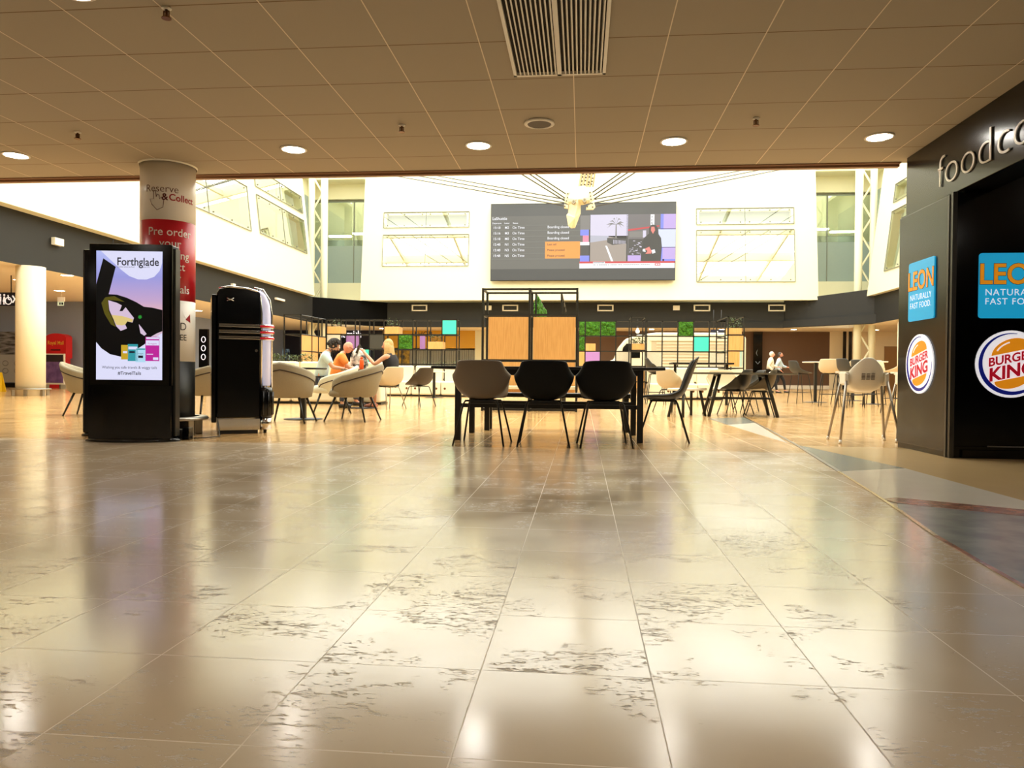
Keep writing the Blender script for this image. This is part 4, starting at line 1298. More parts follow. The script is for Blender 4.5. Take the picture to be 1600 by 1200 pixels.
# deep units
xa, xb = px(986, 560, 1, 20.9).x, px(1008, 560, 1, 20.9).x
t = lattice('deep black shelving tower with hanging bulb and planter in the right screen', [xa, xb], 20.9, .95, [2.33, 1.85, 1.39, .94, .5], 0,
            panels=[(xa, xb, .30, .92, M_oak, 0)])
planter_box('small oak planter box inside the tower with the hanging bulb', xa + .02, xb - .02, 20.9, 21.3, 1.41, 1.58)
plant('potted_fern', 'dark leafy plant trailing from the planter in the tower with the bulb', ((xa + xb) / 2, 21.0, 1.58), .42, .3, .16, 120, group='plants in the shelving screens')
tb = thing('pendant_bulb', 'clear hanging filament bulb in the right shelving tower', 'lamp', ((xa + xb) / 2, 21.2, 2.3))
mb = MB(); mb.tube([(0, 0, 0), (0, 0, -.2)], .006, 6); mb.build('cord', M_blackm, tb)
mb = MB(); mb.lathe([(.02, -.2), (.022, -.25)], n=12); mb.build('socket', M_blackm, tb)
mb = MB(); mb.lathe([(.018, -.25), (.03, -.29), (.062, -.345), (.055, -.39), (.02, -.415)], n=18); mb.build('glass_bulb', mat('lit_bulb_glass', (240, 236, 220), .2, emi=.8), tb)
xa, xb = px(1137, 560, 1, 20.3).x, px(1162, 560, 1, 20.3).x
t = lattice('deep black shelving tower with oak panels ending the right screen', [xa, xb], 20.3, 1.7, [2.30, 1.80, 1.37, .90], 0,
            panels=[(xa, xb, 1.37, 1.80, M_oak, 0), (xa, xa + .33, .92, 1.37, M_oak, 0), (xb - .13, xb - .02, .92, 1.37, mat('pale_glass_panel', (170, 200, 196), .2), 0)])
planter_box('oak planter box on top of the end tower of the right screen', xa + .02, xb - .06, 20.3, 20.7, 1.82, 1.99)
plant('potted_fern', 'grey green plant on the end tower of the right screen', ((xa + xb) / 2 - .02, 20.45, 1.99), .36, .26, .27, 140, group='plants in the shelving screens')

# central tall unit with two large oak panels
UY = 13.3
ux = [-1.83, -.83, .02 - .10 + .02]
ux = [px(754, 560, 1, UY).x, px(827, 560, 1, UY).x, px(901, 560, 1, UY).x]
t = thing('panel_screen', 'tall black framed screen with two large oak panels in the centre', 'room divider', (ux[0], UY, 0))
inv = Matrix.Translation(t.location).inverted()
D = .62
for x in ux:
    for y in (UY, UY + D):
        mb = MB(inv); bars(mb, (x, y, .0), (x, y, 2.23), .02); mb.build('post', M_blackm, t)
for z in (2.23, 1.76, .93, .03):
    mb = MB(inv)
    for y in (UY, UY + D): bars(mb, (ux[0], y, z), (ux[-1], y, z), .018)
    for x in ux: bars(mb, (x, UY, z), (x, UY + D, z), .016)
    mb.build('rail', M_blackm, t)
for i in (0, 1):
    mb = MB(inv); mb.box(ux[i] + .03, ux[i + 1] - .03, UY + D - .04, UY + D - .01, .95, 1.77); mb.build('oak_panel', M_oak, t)
    mb = MB(inv); mb.box(ux[i] + .03, ux[i + 1] - .03, UY + D - .04, UY + D - .01, .33, .91); mb.build('oak_panel', M_oak, t)
mb = MB(inv); mb.box(ux[0] + .02, ux[2] - .02, UY + .05, UY + D - .06, .40, .46); mb.build('bench_seat', M_sofa, t, bevel=.01)
# moss fin running away behind it
xm = ux[1] + .05
t = thing('moss_screen', 'black frame with green moss panels running away behind the oak screen', 'room divider', (xm, 14.3, 0))
inv = Matrix.Translation(t.location).inverted()
for k in range(4):
    y = 14.3 + k * 1.3
    for x in (xm, xm + .5):
        mb = MB(inv); bars(mb, (x, y, 0), (x, y, 2.25)); mb.build('post', M_blackm, t)
for z in (2.25, 1.75):
    mb = MB(inv)
    for x in (xm, xm + .5): bars(mb, (x, 14.3, z), (x, 18.2, z))
    mb.build('rail', M_blackm, t)
for k in range(3):
    y = 14.32 + k * 1.3
    mb = MB(inv); mb.use(M_moss); mb.box(xm - .012, xm + .012, y, y + .85, 1.78, 2.23)
    rr = random.Random(k)
    for _ in range(26): mb.ball((xm + .015, y + rr.uniform(.05, .8), rr.uniform(1.82, 2.19)), .045, .07, .06, 8)
    for _ in range(26): mb.ball((xm - .015, y + rr.uniform(.05, .8), rr.uniform(1.82, 2.19)), .045, .07, .06, 8)
    mb.build('moss_panel', M_moss, t)

# ------------------------------------------------------------------ banquettes


def banquette(label, x0, x1, y, n, rz=0, zb=.92):
    t = thing('banquette', label, 'sofa', (x0, y, 0), rz, 'cream banquettes')
    w_ = (x1 - x0) / n
    mb = MB(); mb.box(.02, x1 - x0 - .02, .06, .6, 0, .05); mb.build('plinth', M_blackm, t)
    for i in range(n):
        a, b = i * w_ + .008, (i + 1) * w_ - .008
        mb = MB(); mb.box(a, b, 0, .55, .05, .46); mb.build('seat', M_sofa, t, bevel=.05, seg=4)
        mb = MB(); mb.box(a + .03, b - .03, .42, .62, .42, zb); mb.build('backrest', M_sofa, t, bevel=.05, seg=4)
        for sx in ((b - .12, a + .12) if i else (b - .12,)):
            mb = MB(); mb.tube([(sx, -.004, .24), (sx, .01, .24)], .035, 14); mb.build('socket', M_brz, t)
    return t


banquette('cream banquette in front of the left shelving screen', px(596, 600, 1, 21.3).x, px(735, 600, 1, 21.3).x, 21.3, 3)
banquette('cream banquette on the right behind the trestle table', px(1012, 600, 1, 21.3).x, px(1129, 600, 1, 21.3).x, 21.2, 3)
b_ = banquette('curved looking cream banquette on the left beyond the armchairs', 0, 3.0, 0, 3)
b_.location = (px(452, 600, 1, 14.9).x - 1.1, 15.2, 0); b_.rotation_euler = (0, 0, math.radians(0))
t = thing('planter_trough', 'long low planter trough behind the left cream banquette', 'planter', (px(425, 570, 1, 16.2).x, 16.3, 0))
mb = MB(); mb.box(-.8, 1.15, 0, .35, 0, .92); mb.build('trough', mat('sand_laminate', (206, 184, 150), .5), t, bevel=.01)
plant('hedge_plant', 'row of low green plants in the long trough at left', (px(432, 570, 1, 16.4).x, 16.47, .93), 1.7, .3, .16, 520)
plant('low_plant', 'low dark plants seen through the left screen below the SHOP sign', (px(690, 565, 1, 24).x, 24, .8), 1.6, .3, .3, 260)
plant('low_plant', 'cluster of low plants seen through the left screen near the purple panel', (px(738, 575, 1, 24.5).x, 24.5, .7), .7, .3, .2, 120)
mb = MB(); xx = px(700, 600, 1, 24).x
mb.box(xx - 2.6, xx + 1.8, 23.8, 24.3, 0, .8); o = mb.build('planter_trough', mat('pale_concrete', (196, 190, 172), .7)); tag(o, 'pale low planter wall seen through the left screen', 'planter')

# ------------------------------------------------------------------ food van
vxx = px(940, 560, 1, 30).x; vx1 = px(1166, 560, 1, 30).x; Lv = vx1 - vxx
t = thing('food_van', 'cream vintage food van with a ribbed side shutter behind the right screen', 'van', (vxx, 30, 0))
M_van = mat('van_cream', (214, 206, 182), .35, var=.02)
M_vanb = mat('van_beige', (180, 168, 142), .4, var=.02)
pf = [(0.02, .42), (0, .95), (.12, 1.2), (.55, 1.36), (.72, 1.85), (.98, 2.18), (1.5, 2.36), (2.2, 2.44), (Lv - .25, 2.44), (Lv, 2.25), (Lv, .42)]
mb = MB(); mb.ext([(x, 0, z) for x, z in pf], (0, 1.9, 0)); mb.build('body', M_van, t, bevel=.08, seg=3)
mb = MB(); mb.ext([(.78, -.012, 1.4), (.86, -.012, 1.82), (1.0, -.012, 1.98), (1.55, -.012, 1.98), (1.55, -.012, 1.4)], (0, .02, 0)); mb.build('side_window', M_black, t)
mb = MB(); mb.box(2.0, Lv - .15, -.015, .01, 1.16, 2.12); mb.build('side_panel', M_vanb, t)
for k in range(7):
    mb = MB(); z = 1.2 + k * .13
    if k in (3, 4, 5): mb.box(2.2, Lv - .6, -.03, -.01, z, z + .02)
    else: mb.box(2.2, Lv - .6, -.035, -.01, z, z + .045)
    mb.build('rib', M_van, t)
mb = MB(); mb.box(1.95, Lv - .1, -.05, .0, 2.1, 2.16); mb.build('drip_rail', M_van, t)
for x in (.9, Lv - 1.2):
    mb = MB(); mb.tube([(x, -.02, .36), (x, .2, .36)], .36, 24); wobj = mb.build('wheel', M_blackm, t)
    mb = MB(); mb.tube([(x, -.03, .36), (x, .0, .36)], .18, 20); mb.build('hubcap', M_steel, wobj)
mb = MB(); mb.box(-.02, .03, .3, 1.6, .5, .62); mb.build('bumper', M_steel, t)

# ------------------------------------------------------------------ shops and far walls


def fx(p, y): return px(p, 560, 1, y).x


YS = 45.0
mb = MB(); mb.box(fx(425, YS), fx(598, YS), YS, YS + .3, 0, ZF); o = struct(mb, 'wall_shop_navy', mat('navy_shopfront', (20, 22, 44), .4))
mb = MB(); mb.box(fx(598, YS), fx(742, YS), YS, YS + .3, 2.3, ZF); struct(mb, 'wall_shop_yellow', mat('mustard_fascia', (206, 156, 34), .5, var=.03))
mb = MB()
M_shut = mat('grey_shutter', (132, 132, 122), .5, .2)
for k in range(30):
    x0 = fx(640, YS) + (fx(742, YS) - fx(640, YS)) * k / 30; x1 = fx(640, YS) + (fx(742, YS) - fx(640, YS)) * (k + 1) / 30
    mb.ext([(x0, YS, 0), ((x0 + x1) / 2, YS - .04, 0), (x1, YS, 0), (x1, YS + .1, 0), (x0, YS + .1, 0)], (0, 0, 2.2))
o = mb.build('roller_shutter', M_shut); tag(o, 'grey corrugated shutter below the mustard yellow shop fascia', 'shutter')
mb = MB(); mb.box(fx(598, YS), fx(640, YS), YS, YS + .2, 0, 2.2); struct(mb, 'wall_shop_display', mat('mustard_display', (176, 140, 30), .5, c2=(40, 36, 24), scale=3))
mb = MB(); mb.box(fx(742, YS), fx(903, YS), YS, YS + .3, 0, ZF); struct(mb, 'wall_far_white', M_wall)
mb = MB(); mb.box(fx(903, YS), fx(1296, YS), YS, YS + .3, 0, ZF); struct(mb, 'wall_hoarding', M_brown)
mb = MB(); mb.box(fx(1130, YS), fx(1296, YS), YS - .08, YS, 0, .2); struct(mb, 'baseboard_far', M_white)
mb = MB(); mb.box(fx(1296, YS), fx(1420, YS) + 4, YS, YS + .3, 0, ZF); struct(mb, 'wall_far_cream', M_cream)
dr = thing('door_1', None, None, (fx(1398, YS), YS - .03, 0)); dr['kind'] = 'structure'
mb = MB(); mb.box(-.6, .9, -.03, .03, 0, 2.55); mb.build('door_leaf', mat('brown_oak_door', (150, 112, 70), .5, stretch=(9, 9, .5), scale=4), dr)
mb = MB(); mb.box(.7, .74, -.1, -.03, 1.0, 1.2); mb.build('handle', M_steel, dr)
for p0, p1, s_ in ((1317, 1322, 'left'), (1326, 1331, 'right')):
    mb = MB(); mb.box(fx(p0, 44.5), fx(p1, 44.5), 44.5, 44.55, 0, ZF); o = mb.build('black_banner', M_black); tag(o, 'narrow black floor to ceiling banner strip on the cream wall, %s of the pair' % s_, 'banner', 'banner strips')
ban = thing('banner', 'black banner with a white line emblem on the brown hoarding', 'banner', (fx(1184, 44.6), 44.6, 0))
mb = MB(); mb.box(-.26, .26, 0, .06, 0, ZF - .05); mb.build('banner_face', M_black, ban)
mb = MB(); mb.tube([(-.1, -.02, 2.1), (0, -.02, 2.35), (.1, -.02, 2.1), (0, -.02, 1.9)], .02, 4, closed=True); mb.tube([(-.12, -.02, 1.6), (0, -.02, 1.45), (.12, -.02, 1.6)], .02, 4); mb.build('emblem', mat('pale_blue_line', (150, 170, 190), .5), ban)
sm = MB(); sm.text('WHSmith', .62, (fx(564, YS - .1), YS - .02, 2.95), (1, 0, 0), (0, 0, 1), 0, 'RIGHT', .86, .01); o = sm.build('shop_lettering', mat('lit_white_letters', (240, 240, 250), .4, emi=.9), solid=.05, off=-1); tag(o, 'white shop name lettering on the navy shopfront', 'lettering')
sm = MB(); sm.text('SHOP', .46, (fx(647, YS - .1), YS - .02, 3.02), (1, 0, 0), (0, 0, 1), 0, 'LEFT', .92, .0, space=1.08); o = sm.build('shop_lettering', M_black_t, solid=.05, off=-1); tag(o, 'black SHOP lettering on the mustard yellow fascia', 'lettering')
# lit shop windows behind the navy front
M_shopin = mat('shop_display_lit', (120, 150, 170), .4, emi=.25, c2=(20, 24, 30), scale=5)
for i, (p0, p1, lb) in enumerate(((432, 452, 'lit shop display case seen left of the oak panels'), (562, 578, 'lit shop display case seen right of the purple panel'))):
    mb = MB(); mb.box(fx(p0, YS - .1), fx(p1, YS - .1), YS - .1, YS - .02, 1.0, 2.2); o = mb.build('shop_display', M_shopin); tag(o, lb, 'display', 'lit shop displays')
t = thing('video_screen', 'black screen with white ring graphics seen between the column and the jukebox', 'screen', (px(317, 540, 1, 20).x, 20, 0))
mb = MB(); mb.box(-.12, .14, 0, .1, .8, 1.9); mb.build('housing', M_black, t)
mb = MB(); mb.use(M_tube)
for z in (1.6, 1.35, 1.1): mb.tube([(.02 + .06 * math.cos(a * PI / 6), -.01, z + .08 * math.sin(a * PI / 6)) for a in range(12)], .012, 5, closed=True)
mb.build('ring_graphic', M_tube, t)
mb = MB(); mb.box(-.04, .06, .03, .08, 0, .8); mb.build('stand', M_blackm, t)

# vents, boxes on the band
g0 = None
for i, (p, lb) in enumerate(((655, 'first from the left, above the seated woman'), (797, 'second from the left, above the oak screen'), (946, 'third from the left, above the moss panels'), (1097, 'fourth from the left'), (1214, 'last on the right'))):
    c_ = px(p, 481, 1, 41.16)
    l_ = 'white framed air grille on the charcoal band, ' + lb
    if g0 is None:
        g0 = thing('air_grille', l_, 'vent', (c_.x, 41.235, c_.z), 0, 'air grilles on the charcoal band')
        mb = MB()
        for a in ((-.45, .45, .12, .18), (-.45, .45, -.18, -.12), (-.45, -.37, -.18, .18), (.37, .45, -.18, .18)): mb.box(a[0], a[1], -.03, .02, a[2], a[3])
        mb.build('frame', M_white, g0)
        mb = MB(); mb.box(-.37, .37, -.005, .02, -.12, .12)
        for k in range(9): mb.box(-.34 + k * .08, -.325 + k * .08, -.02, 0, -.12, .12)
        mb.build('louvre', M_blackm, g0)
    else: dup(g0, (c_.x, 41.235, c_.z), 0, l_)
for p, y, lb in ((763, 481, 'behind the top left of the oak screen'), (1057, 481, 'left of the fourth air grille')):
    c_ = px(p, y, 1, 41.16); mb = MB(); mb.box(c_.x - .18, c_.x + .18, 41.14, 41.26, c_.z - .13, c_.z + .13); o = mb.build('wall_unit', M_white, bevel=.01); tag(o, 'small white box on the charcoal band ' + lb, 'box', 'white boxes on the band')
for (p, y, hz, hy, lb) in ((88, 378, .1, .11, 'white emergency light box on the charcoal band above the left column'), (363, 447, .1, .07, 'small white box on the band just above the jukebox'), (436, 468, .05, .3, 'slim white light fitting on the band right of the jukebox')):
    c_ = px(p, y, 0, -14.46); mb = MB(); mb.box(-14.48, -14.36, c_.y - hy * 1.6, c_.y + hy * 1.6, c_.z - hz, c_.z + hz); o = mb.build('wall_unit', M_white, bevel=.01); tag(o, lb, 'light fitting')
c_ = px(503, 484, 1, 38.9); mb = MB(); mb.use(M_red).box(c_.x - .17, c_.x + .17, 38.9, 38.93, c_.z - .2, c_.z + .2); mb.use(M_white_t).box(c_.x - .05, c_.x + .05, 38.885, 38.9, c_.z - .12, c_.z + .06)
o = mb.build('fire_sign', None); tag(o, 'small red and white fire sign on the left lattice mast', 'sign')
c_ = px(1305, 300, 1, 39.9)

# far and side downlights
dk = None
for p, y, lb in ((31, 437, 'left of the plain white column'), (105, 430, 'right of the plain white column, upper'), (93, 454, 'right of the plain white column, lower')):
    c_ = fl(p, y, ZF)
    l_ = 'round downlight under the left side ceiling, ' + lb
    if dk is None: dk = downlight(l_, c_, .16, M_lightw, 'side ceiling downlights')
    else: dup(dk, c_, 0, l_)
k = 0
for x in (-23, -20, -17.0):  # extra lamps added to brighten the left ground floor
    for y in (11, 14.5, 24.5, 31, 36):
        dup(dk, (x, y, ZF), 0, 'round downlight under the left side ceiling, added to brighten that side')
for x in [-12 + 4 * i for i in range(7)]:
    dup(dk, (x, 43, ZF), 0, 'round downlight under the far ceiling beyond the shelving screens')
for x in (16.5, 19.5):  # unseen lamps put in to light the right side zone
    for y in (24, 29, 34, 39, 43): dup(dk, (x, y, ZF), 0, 'round downlight added for light under the right side ceiling behind the dark pillar')

# ---- left background
YW = 26.9
t = thing('post_box', 'red curved top post box counter against the grey wall at left', 'post box', (px(87, 560, 1, YW - .6).x, YW - .6, 0))
mb = MB(); pr_ = [(-.42, 1.15), (.42, 1.15), (.42, 1.95)] + [(.42 * math.cos(a), 1.95 + .16 * math.sin(a)) for a in [PI * k / 10 for k in range(1, 10)]] + [(-.42, 1.95)]
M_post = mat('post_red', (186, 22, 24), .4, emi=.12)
mb.ext([(x, 0, z) for x, z in pr_], (0, .35, 0)); mb.build('header', M_post, t)
mb = MB(); mb.box(-.36, .36, .02, .33, 0, 1.15); mb.build('cabinet', M_post, t)
mb = MB(); mb.text('Royal Mail', .2, (0, -.004, 1.68), (1, 0, 0), (0, 0, 1), 0, 'CENTER', .8, .01); mb.build('lettering', mat('gold_lettering', (236, 190, 60), .5), t)
mb = MB(); mb.box(-.2, .2, -.006, 0, 1.45, 1.49); mb.build('slot', M_blackm, t)
t = thing('poster_stand', 'white framed purple poster stand in front of the red post box', 'poster stand', (px(84, 570, 1, YW - 1.6).x, YW - 1.6, 0))
mb = MB(); mb.box(-.42, .42, 0, .05, .16, 1.3); mb.build('frame', M_white, t)
mb = MB(); mb.box(-.37, .37, -.01, 0, .22, 1.0); mb.build('poster', mat('violet_poster', (120, 90, 150), .5, c2=(90, 66, 120), scale=4), t)
mb = MB(); mb.box(-.37, .37, -.01, 0, 1.0, 1.26); mb.build('header', mat('dark_poster_header', (40, 34, 40), .5), t)
for x in (-.36, .36):
    mb = MB(); mb.box(x - .03, x + .03, -.15, .2, 0, .16); mb.build('foot', M_steel, t)
x0 = px(-60, 560, 1, YW).x; x1 = px(30, 560, 1, YW).x
t = thing('wall_mural', 'grey photographic city mural on the far left wall', 'mural', ((x0 + x1) / 2, YW - .02, 0))
hw = (x1 - x0) / 2
mb = MB(); mb.box(-hw, hw, 0, .02, 1.3, 2.2); mb.build('photo_print', mat('grey_city_print', (150, 150, 154), .7, c2=(52, 54, 58), scale=2.2, stretch=(1, 1, 5)), t)
mb = MB(); mb.box(-hw, hw, 0, .02, .2, 1.3); mb.build('text_print', mat('pale_grey_print', (176, 178, 178), .7), t)
mb = MB()
for k in range(6):
    for j in range(2): mb.tube([(-hw + .4 + k * .5 + .12 * math.cos(a * PI / 5), -.005, .65 + j * .3 + .1 * math.sin(a * PI / 5)) for a in range(10)], .012, 4, closed=True)
mb.build('line_icons', mat('mid_grey_print', (110, 112, 114), .7), t)


def hang_sign(label, p0, p1, y0, y1, Y, build, arrow=None):
    a = px(p0, y0, 1, Y); b = px(p1, y1, 1, Y)
    t = thing('hanging_sign', label, 'sign', ((a.x + b.x) / 2, Y, (a.z + b.z) / 2))
    w_, h_ = (b.x - a.x) / 2, (a.z - b.z) / 2
    mb = MB(); mb.box(-w_, w_, 0, .08, -h_, h_); mb.build('sign_panel', M_navy, t)
    mb = MB()
    for s_ in (-.6, .6): mb.tube([(w_ * s_, .04, h_), (w_ * s_, .04, ZF - t.location.z)], .015, 6)
    mb.build('hanger', M_blackm, t)
    mb = MB(); mb.use(mat('sign_white', (236, 236, 240), .4, emi=.5)); build(mb, w_, h_); mb.build('pictogram', None, t)
    return t


def person_icon(mb, x, h, skirt=False):
    mb.poly([(x + a, -.004, h * .62 + b) for a, b in ngon(0, 0, h * .16, n=10)])
    if skirt: mb.poly([(x - .1 * h, -.004, .38 * h), (x - .28 * h, -.004, -.35 * h), (x + .28 * h, -.004, -.35 * h), (x + .1 * h, -.004, .38 * h)])
    else: mb.poly([(x - .18 * h, -.004, .38 * h), (x - .18 * h, -.004, -.3 * h), (x + .18 * h, -.004, -.3 * h), (x + .18 * h, -.004, .38 * h)])
    for s_ in (-.09, .09): mb.poly([(x + (s_ - .06) * h, -.004, -.3 * h), (x + (s_ - .06) * h, -.004, -.8 * h), (x + (s_ + .06) * h, -.004, -.8 * h), (x + (s_ + .06) * h, -.004, -.3 * h)])


def toilets(mb, w_, h_):
    person_icon(mb, w_ * .0, h_); person_icon(mb, w_ * .25, h_, True)
    mb.tube([(w_ * .5 + .1 * math.cos(a * PI / 6), -.004, -h_ * .25 + .1 * math.sin(a * PI / 6)) for a in range(12)], .014, 4, closed=True)
    mb.tube([(w_ * .48, -.004, h_ * .6), (w_ * .5, -.004, -.0), (w_ * .62, -.004, -.02)], .018, 4)
    mb.tube([(w_ * .76, -.004, h_ * .5), (w_ * .9, -.004, 0), (w_ * .76, -.004, -h_ * .5)], .022, 4)


hang_sign('dark navy toilets sign with white figures, wheelchair and arrow at far left', -25, 26, 457, 478, 19.5, toilets)
hang_sign('small navy hanging sign with a white standing figure near the right end tower', 1111, 1131, 515, 529, 30.5, lambda mb, w_, h_: person_icon(mb, 0, h_ * .9))
t = thing('exit_light', 'small pale green exit box hanging near the left side ceiling', 'exit sign', px(95, 470, 1, 24))
mb = MB(); mb.box(-.13, .13, 0, .05, -.02, .13); mb.tube([(0, .025, .13), (0, .025, 3.4 - px(95, 470, 1, 24).z)], .012, 5); mb.build('housing', M_white, t)
mb = MB(); mb.box(-.12, .12, -.006, .0, -.17, -.03); mb.build('sign_panel', mat('pale_green_sign', (196, 214, 190), .4, emi=.3), t)
mb = MB(); mb.box(-.05, .0, -.012, -.006, -.14, -.06); mb.box(.03, .09, -.012, -.006, -.14, -.06); mb.build('pictogram', M_blackm, t)
t = thing('wet_floor_sign', 'yellow folding wet floor sign cut by the left photo edge', 'warning sign', (px(-2, 600, 1, 21).x, 21, 0), .3)
M_yel = mat('yellow_plastic', (232, 196, 26), .4)
for s_ in (-1, 1):
    mb = MB(); mb.ext([(-.14, s_ * .16, 0), (.14, s_ * .16, 0), (.08, s_ * .02, .6), (-.08, s_ * .02, .6)], (0, .012, 0)); mb.build('board', M_yel, t)

# ------------------------------------------------------------------ LED wall
Tm = px(767, 318, 1, 40.25); Bm = px(766, 438, 1, 39.75); Tr = px(1057, 315, 1, 40.25); Br = px(1055, 438, 1, 39.75)
t = thing('video_wall', 'large dark video wall with flight times and a news programme on the white wall', 'screen', ((Bm.x + Br.x) / 2, 39.8, Bm.z))
o_ = Vector(t.location)
zt, zb = (Tm.z + Tr.z) / 2, (Bm.z + Br.z) / 2


def LW(cx, cy, d=0):
    u = (cx - 82) / (1528 - 82); v = 1 - (cy - 90) / (688 - 90)
    x0 = Bm.x + (Tm.x - Bm.x) * v; x1 = Br.x + (Tr.x - Br.x) * v
    return Vector((x0 + (x1 - x0) * u, 39.78 + .5 * v - d, zb + (zt - zb) * v)) - o_


mb = MB(); mb.ext([LW(82, 90, -.02), LW(82, 688, -.02), LW(1528, 688, -.02), LW(1528, 90, -.02)], (0, .14, 0)); mb.build('housing', M_blackm, t)
G1 = scr('dark_grey', (74, 74, 72)); G2 = scr('row_grey', (92, 90, 84)); G3 = scr('row_line', (120, 120, 112)); G4 = scr('charcoal', (50, 50, 50)); SO = scr('orange', (240, 150, 50)); SW = scr('white', (236, 236, 240))
SB = scr('pale_sky', (206, 200, 220)); ST = scr('tan_road', (156, 142, 132)); SD = scr('dim_dark', (56, 52, 52)); SR = scr('red', (200, 36, 50)); SP = scr('violet', (186, 160, 220)); SBl = scr('blue', (120, 130, 240)); SK = scr('skin', (226, 120, 110)); SGr = scr('grey', (120, 116, 112)); SBlk = scr('black', (34, 32, 32))
mb = MB(); n_ = [0]


def lw(m, ps, d):
    mb.use(m); mb.poly([LW(x, y, d) for x, y in ps][::-1])


def lr(m, x0, y0, x1, y1, d): lw(m, [(x0, y0), (x1, y0), (x1, y1), (x0, y1)], d)


lr(G1, 84, 98, 1526, 190, .02); lr(G4, 84, 600, 1526, 686, .02); lr(G2, 84, 190, 862, 600, .02)
for y in (260, 302, 346, 390, 434, 478, 522): lr(G3, 90, y, 788, y + 3, .03)
lr(SO, 515, 390, 790, 520, .035)
xdir = (1, 0, 0); ydir = (LW(800, 100) - LW(800, 600)).normalized()


def lt(m, s_, cx, cy, h_, d=.045, al='LEFT', bo=.01): mb.use(m).text(s_, h_, LW(cx, cy, d), xdir, ydir, 0, al, .92, bo)


lt(SW, 'LaShuttle', 95, 219, .24); lt(SW, 'Departure', 95, 250, .13); lt(SW, 'Letter', 190, 250, .13); lt(SW, 'Status', 258, 250, .13)
for i, (a_, b_, c3_) in enumerate((('15:18', 'M2', 'Boarding closed'), ('15:16', 'M3', 'Boarding closed'), ('15:18', 'M0', 'Boarding closed'), ('15:48', 'N1', 'Last call'), ('15:48', 'N3', 'Please proceed'), ('15:48', 'N5', 'Please proceed'))):
    y = 288 + i * 43.6
    lt(SW, a_, 102, y, .2); lt(SW, b_, 195, y, .2); lt(SW, 'On Time', 255, y, .2)
    lt(SW if i < 3 else SBlk, c3_, 532, y - (2 if i < 3 else 0), .2 if i < 3 else .17)
# news picture
lr(SGr, 790, 190, 865, 300, .022); lr(SBl, 790, 300, 856, 345, .03); lr(scr('pink', (230, 130, 160)), 810, 345, 856, 395, .03); lr(SW, 790, 395, 862, 420, .03); lr(SD, 790, 420, 862, 500, .03); lr(SBl, 790, 500, 862, 545, .03)
lr(SB, 868, 186, 1160, 350, .03)
lw(ST, [(868, 350), (1010, 355), (1148, 380), (1148, 545), (868, 545)], .032)
lw(scr('sea_grey', (176, 176, 190)), [(868, 345), (1010, 350), (1010, 380), (868, 400)], .034)
lw(SD, [(1000, 365), (1148, 372), (1148, 410), (1040, 420), (1000, 400)], .036)
for k in range(9): lr(SB, 1048 + k * 11, 380 + k, 1052 + k * 11, 412, .038)
lw(SW, [(985, 425), (1000, 425), (1050, 545), (1032, 545)], .037)
for (ex, ey) in ((1000, 290), (990, 262), (1015, 240), (1042, 222), (1075, 215), (1105, 225), (1128, 250), (1132, 280), (1110, 290)):
    mx_, my_ = (1068 + ex) / 2, min(ey, 262) - 8
    lw(SGr, [(1066, 262), (mx_, my_ - 3), (ex, ey), (mx_, my_ + 8)], .04)
lw(SGr, [(1064, 262), (1072, 262), (1074, 370), (1062, 370)], .04)
lr(SD, 1148, 186, 1160, 545, .03)
lr(scr('studio_grey', (104, 98, 100)), 1160, 186, 1410, 545, .03)
lw(SR, [(1160, 300), (1400, 272), (1400, 282), (1160, 315)], .034); lr(SGr, 1170, 318, 1275, 362, .034); lr(SB, 1275, 310, 1300, 365, .034)
lr(SD, 1165, 375, 1290, 500, .034)
rr = random.Random(3)
for _ in range(26):
    x, y = rr.uniform(1170, 1270), rr.uniform(385, 490); lr(SB, x, y, x + rr.uniform(6, 18), y + 4, .038)
lr(SP, 1160, 500, 1270, 545, .036)
lr(SW, 1332, 188, 1362, 270, .034); mb.use(SBlk)
lt(SBlk, 'V', 1337, 215, .16, .04); lt(SBlk, 'E', 1337, 240, .16, .04); lt(SBlk, 'R', 1337, 263, .16, .04)
lr(SP, 1410, 186, 1526, 298, .034); lr(SBl, 1410, 186, 1432, 298, .036); lr(scr('pale_blue', (206, 212, 240)), 1380, 303, 1526, 438, .034); lr(SP, 1410, 442, 1526, 530, .034); lr(SBl, 1410, 442, 1428, 545, .036); lr(SBl, 1440, 530, 1526, 545, .034)
lw(SBlk, [(1345, 265), (1375, 272), (1392, 300), (1395, 340), (1415, 370), (1422, 440), (1415, 545), (1260, 545), (1265, 460), (1282, 370), (1322, 335), (1322, 290)], .044)
lw(SK, [(1338, 283), (1362, 283), (1368, 310), (1352, 338), (1336, 312)], .05)
lw(SK, [(1290, 452), (1325, 435), (1345, 470), (1340, 488), (1296, 490), (1312, 468)], .05); lw(SW, [(1342, 462), (1366, 455), (1374, 480), (1350, 490)], .05); lw(SW, [(1276, 452), (1294, 450), (1298, 476), (1274, 470)], .049)
lr(SR, 786, 545, 1522, 560, .05); lr(SW, 786, 560, 1522, 598, .05); lr(SW, 893, 548, 985, 562, .056); lr(SR, 1370, 562, 1412, 578, .056)
for k in range(9): lr(SBlk, 897 + k * 9.5, 551, 903 + k * 9.5, 559, .062)
for k in range(62):
    if rr.random() < .84: lr(SGr, 897 + k * 7, 568, 901 + k * 7, 575, .062)
lr(SW, 1376, 566, 1390, 574, .062); lr(SW, 1394, 566, 1406, 574, .062)
mb.build('display', None, t)

# ------------------------------------------------------------------ cable node hanging in the atrium
NY = 25.0
nc = px(905, 305, 1, NY)
t = thing('cable_node', 'cream cast steel roof node with two bolt eyes and a tapered snout', 'steel node', nc)
M_cast = mat('cream_cast_steel', (226, 214, 180), .45, var=.02)


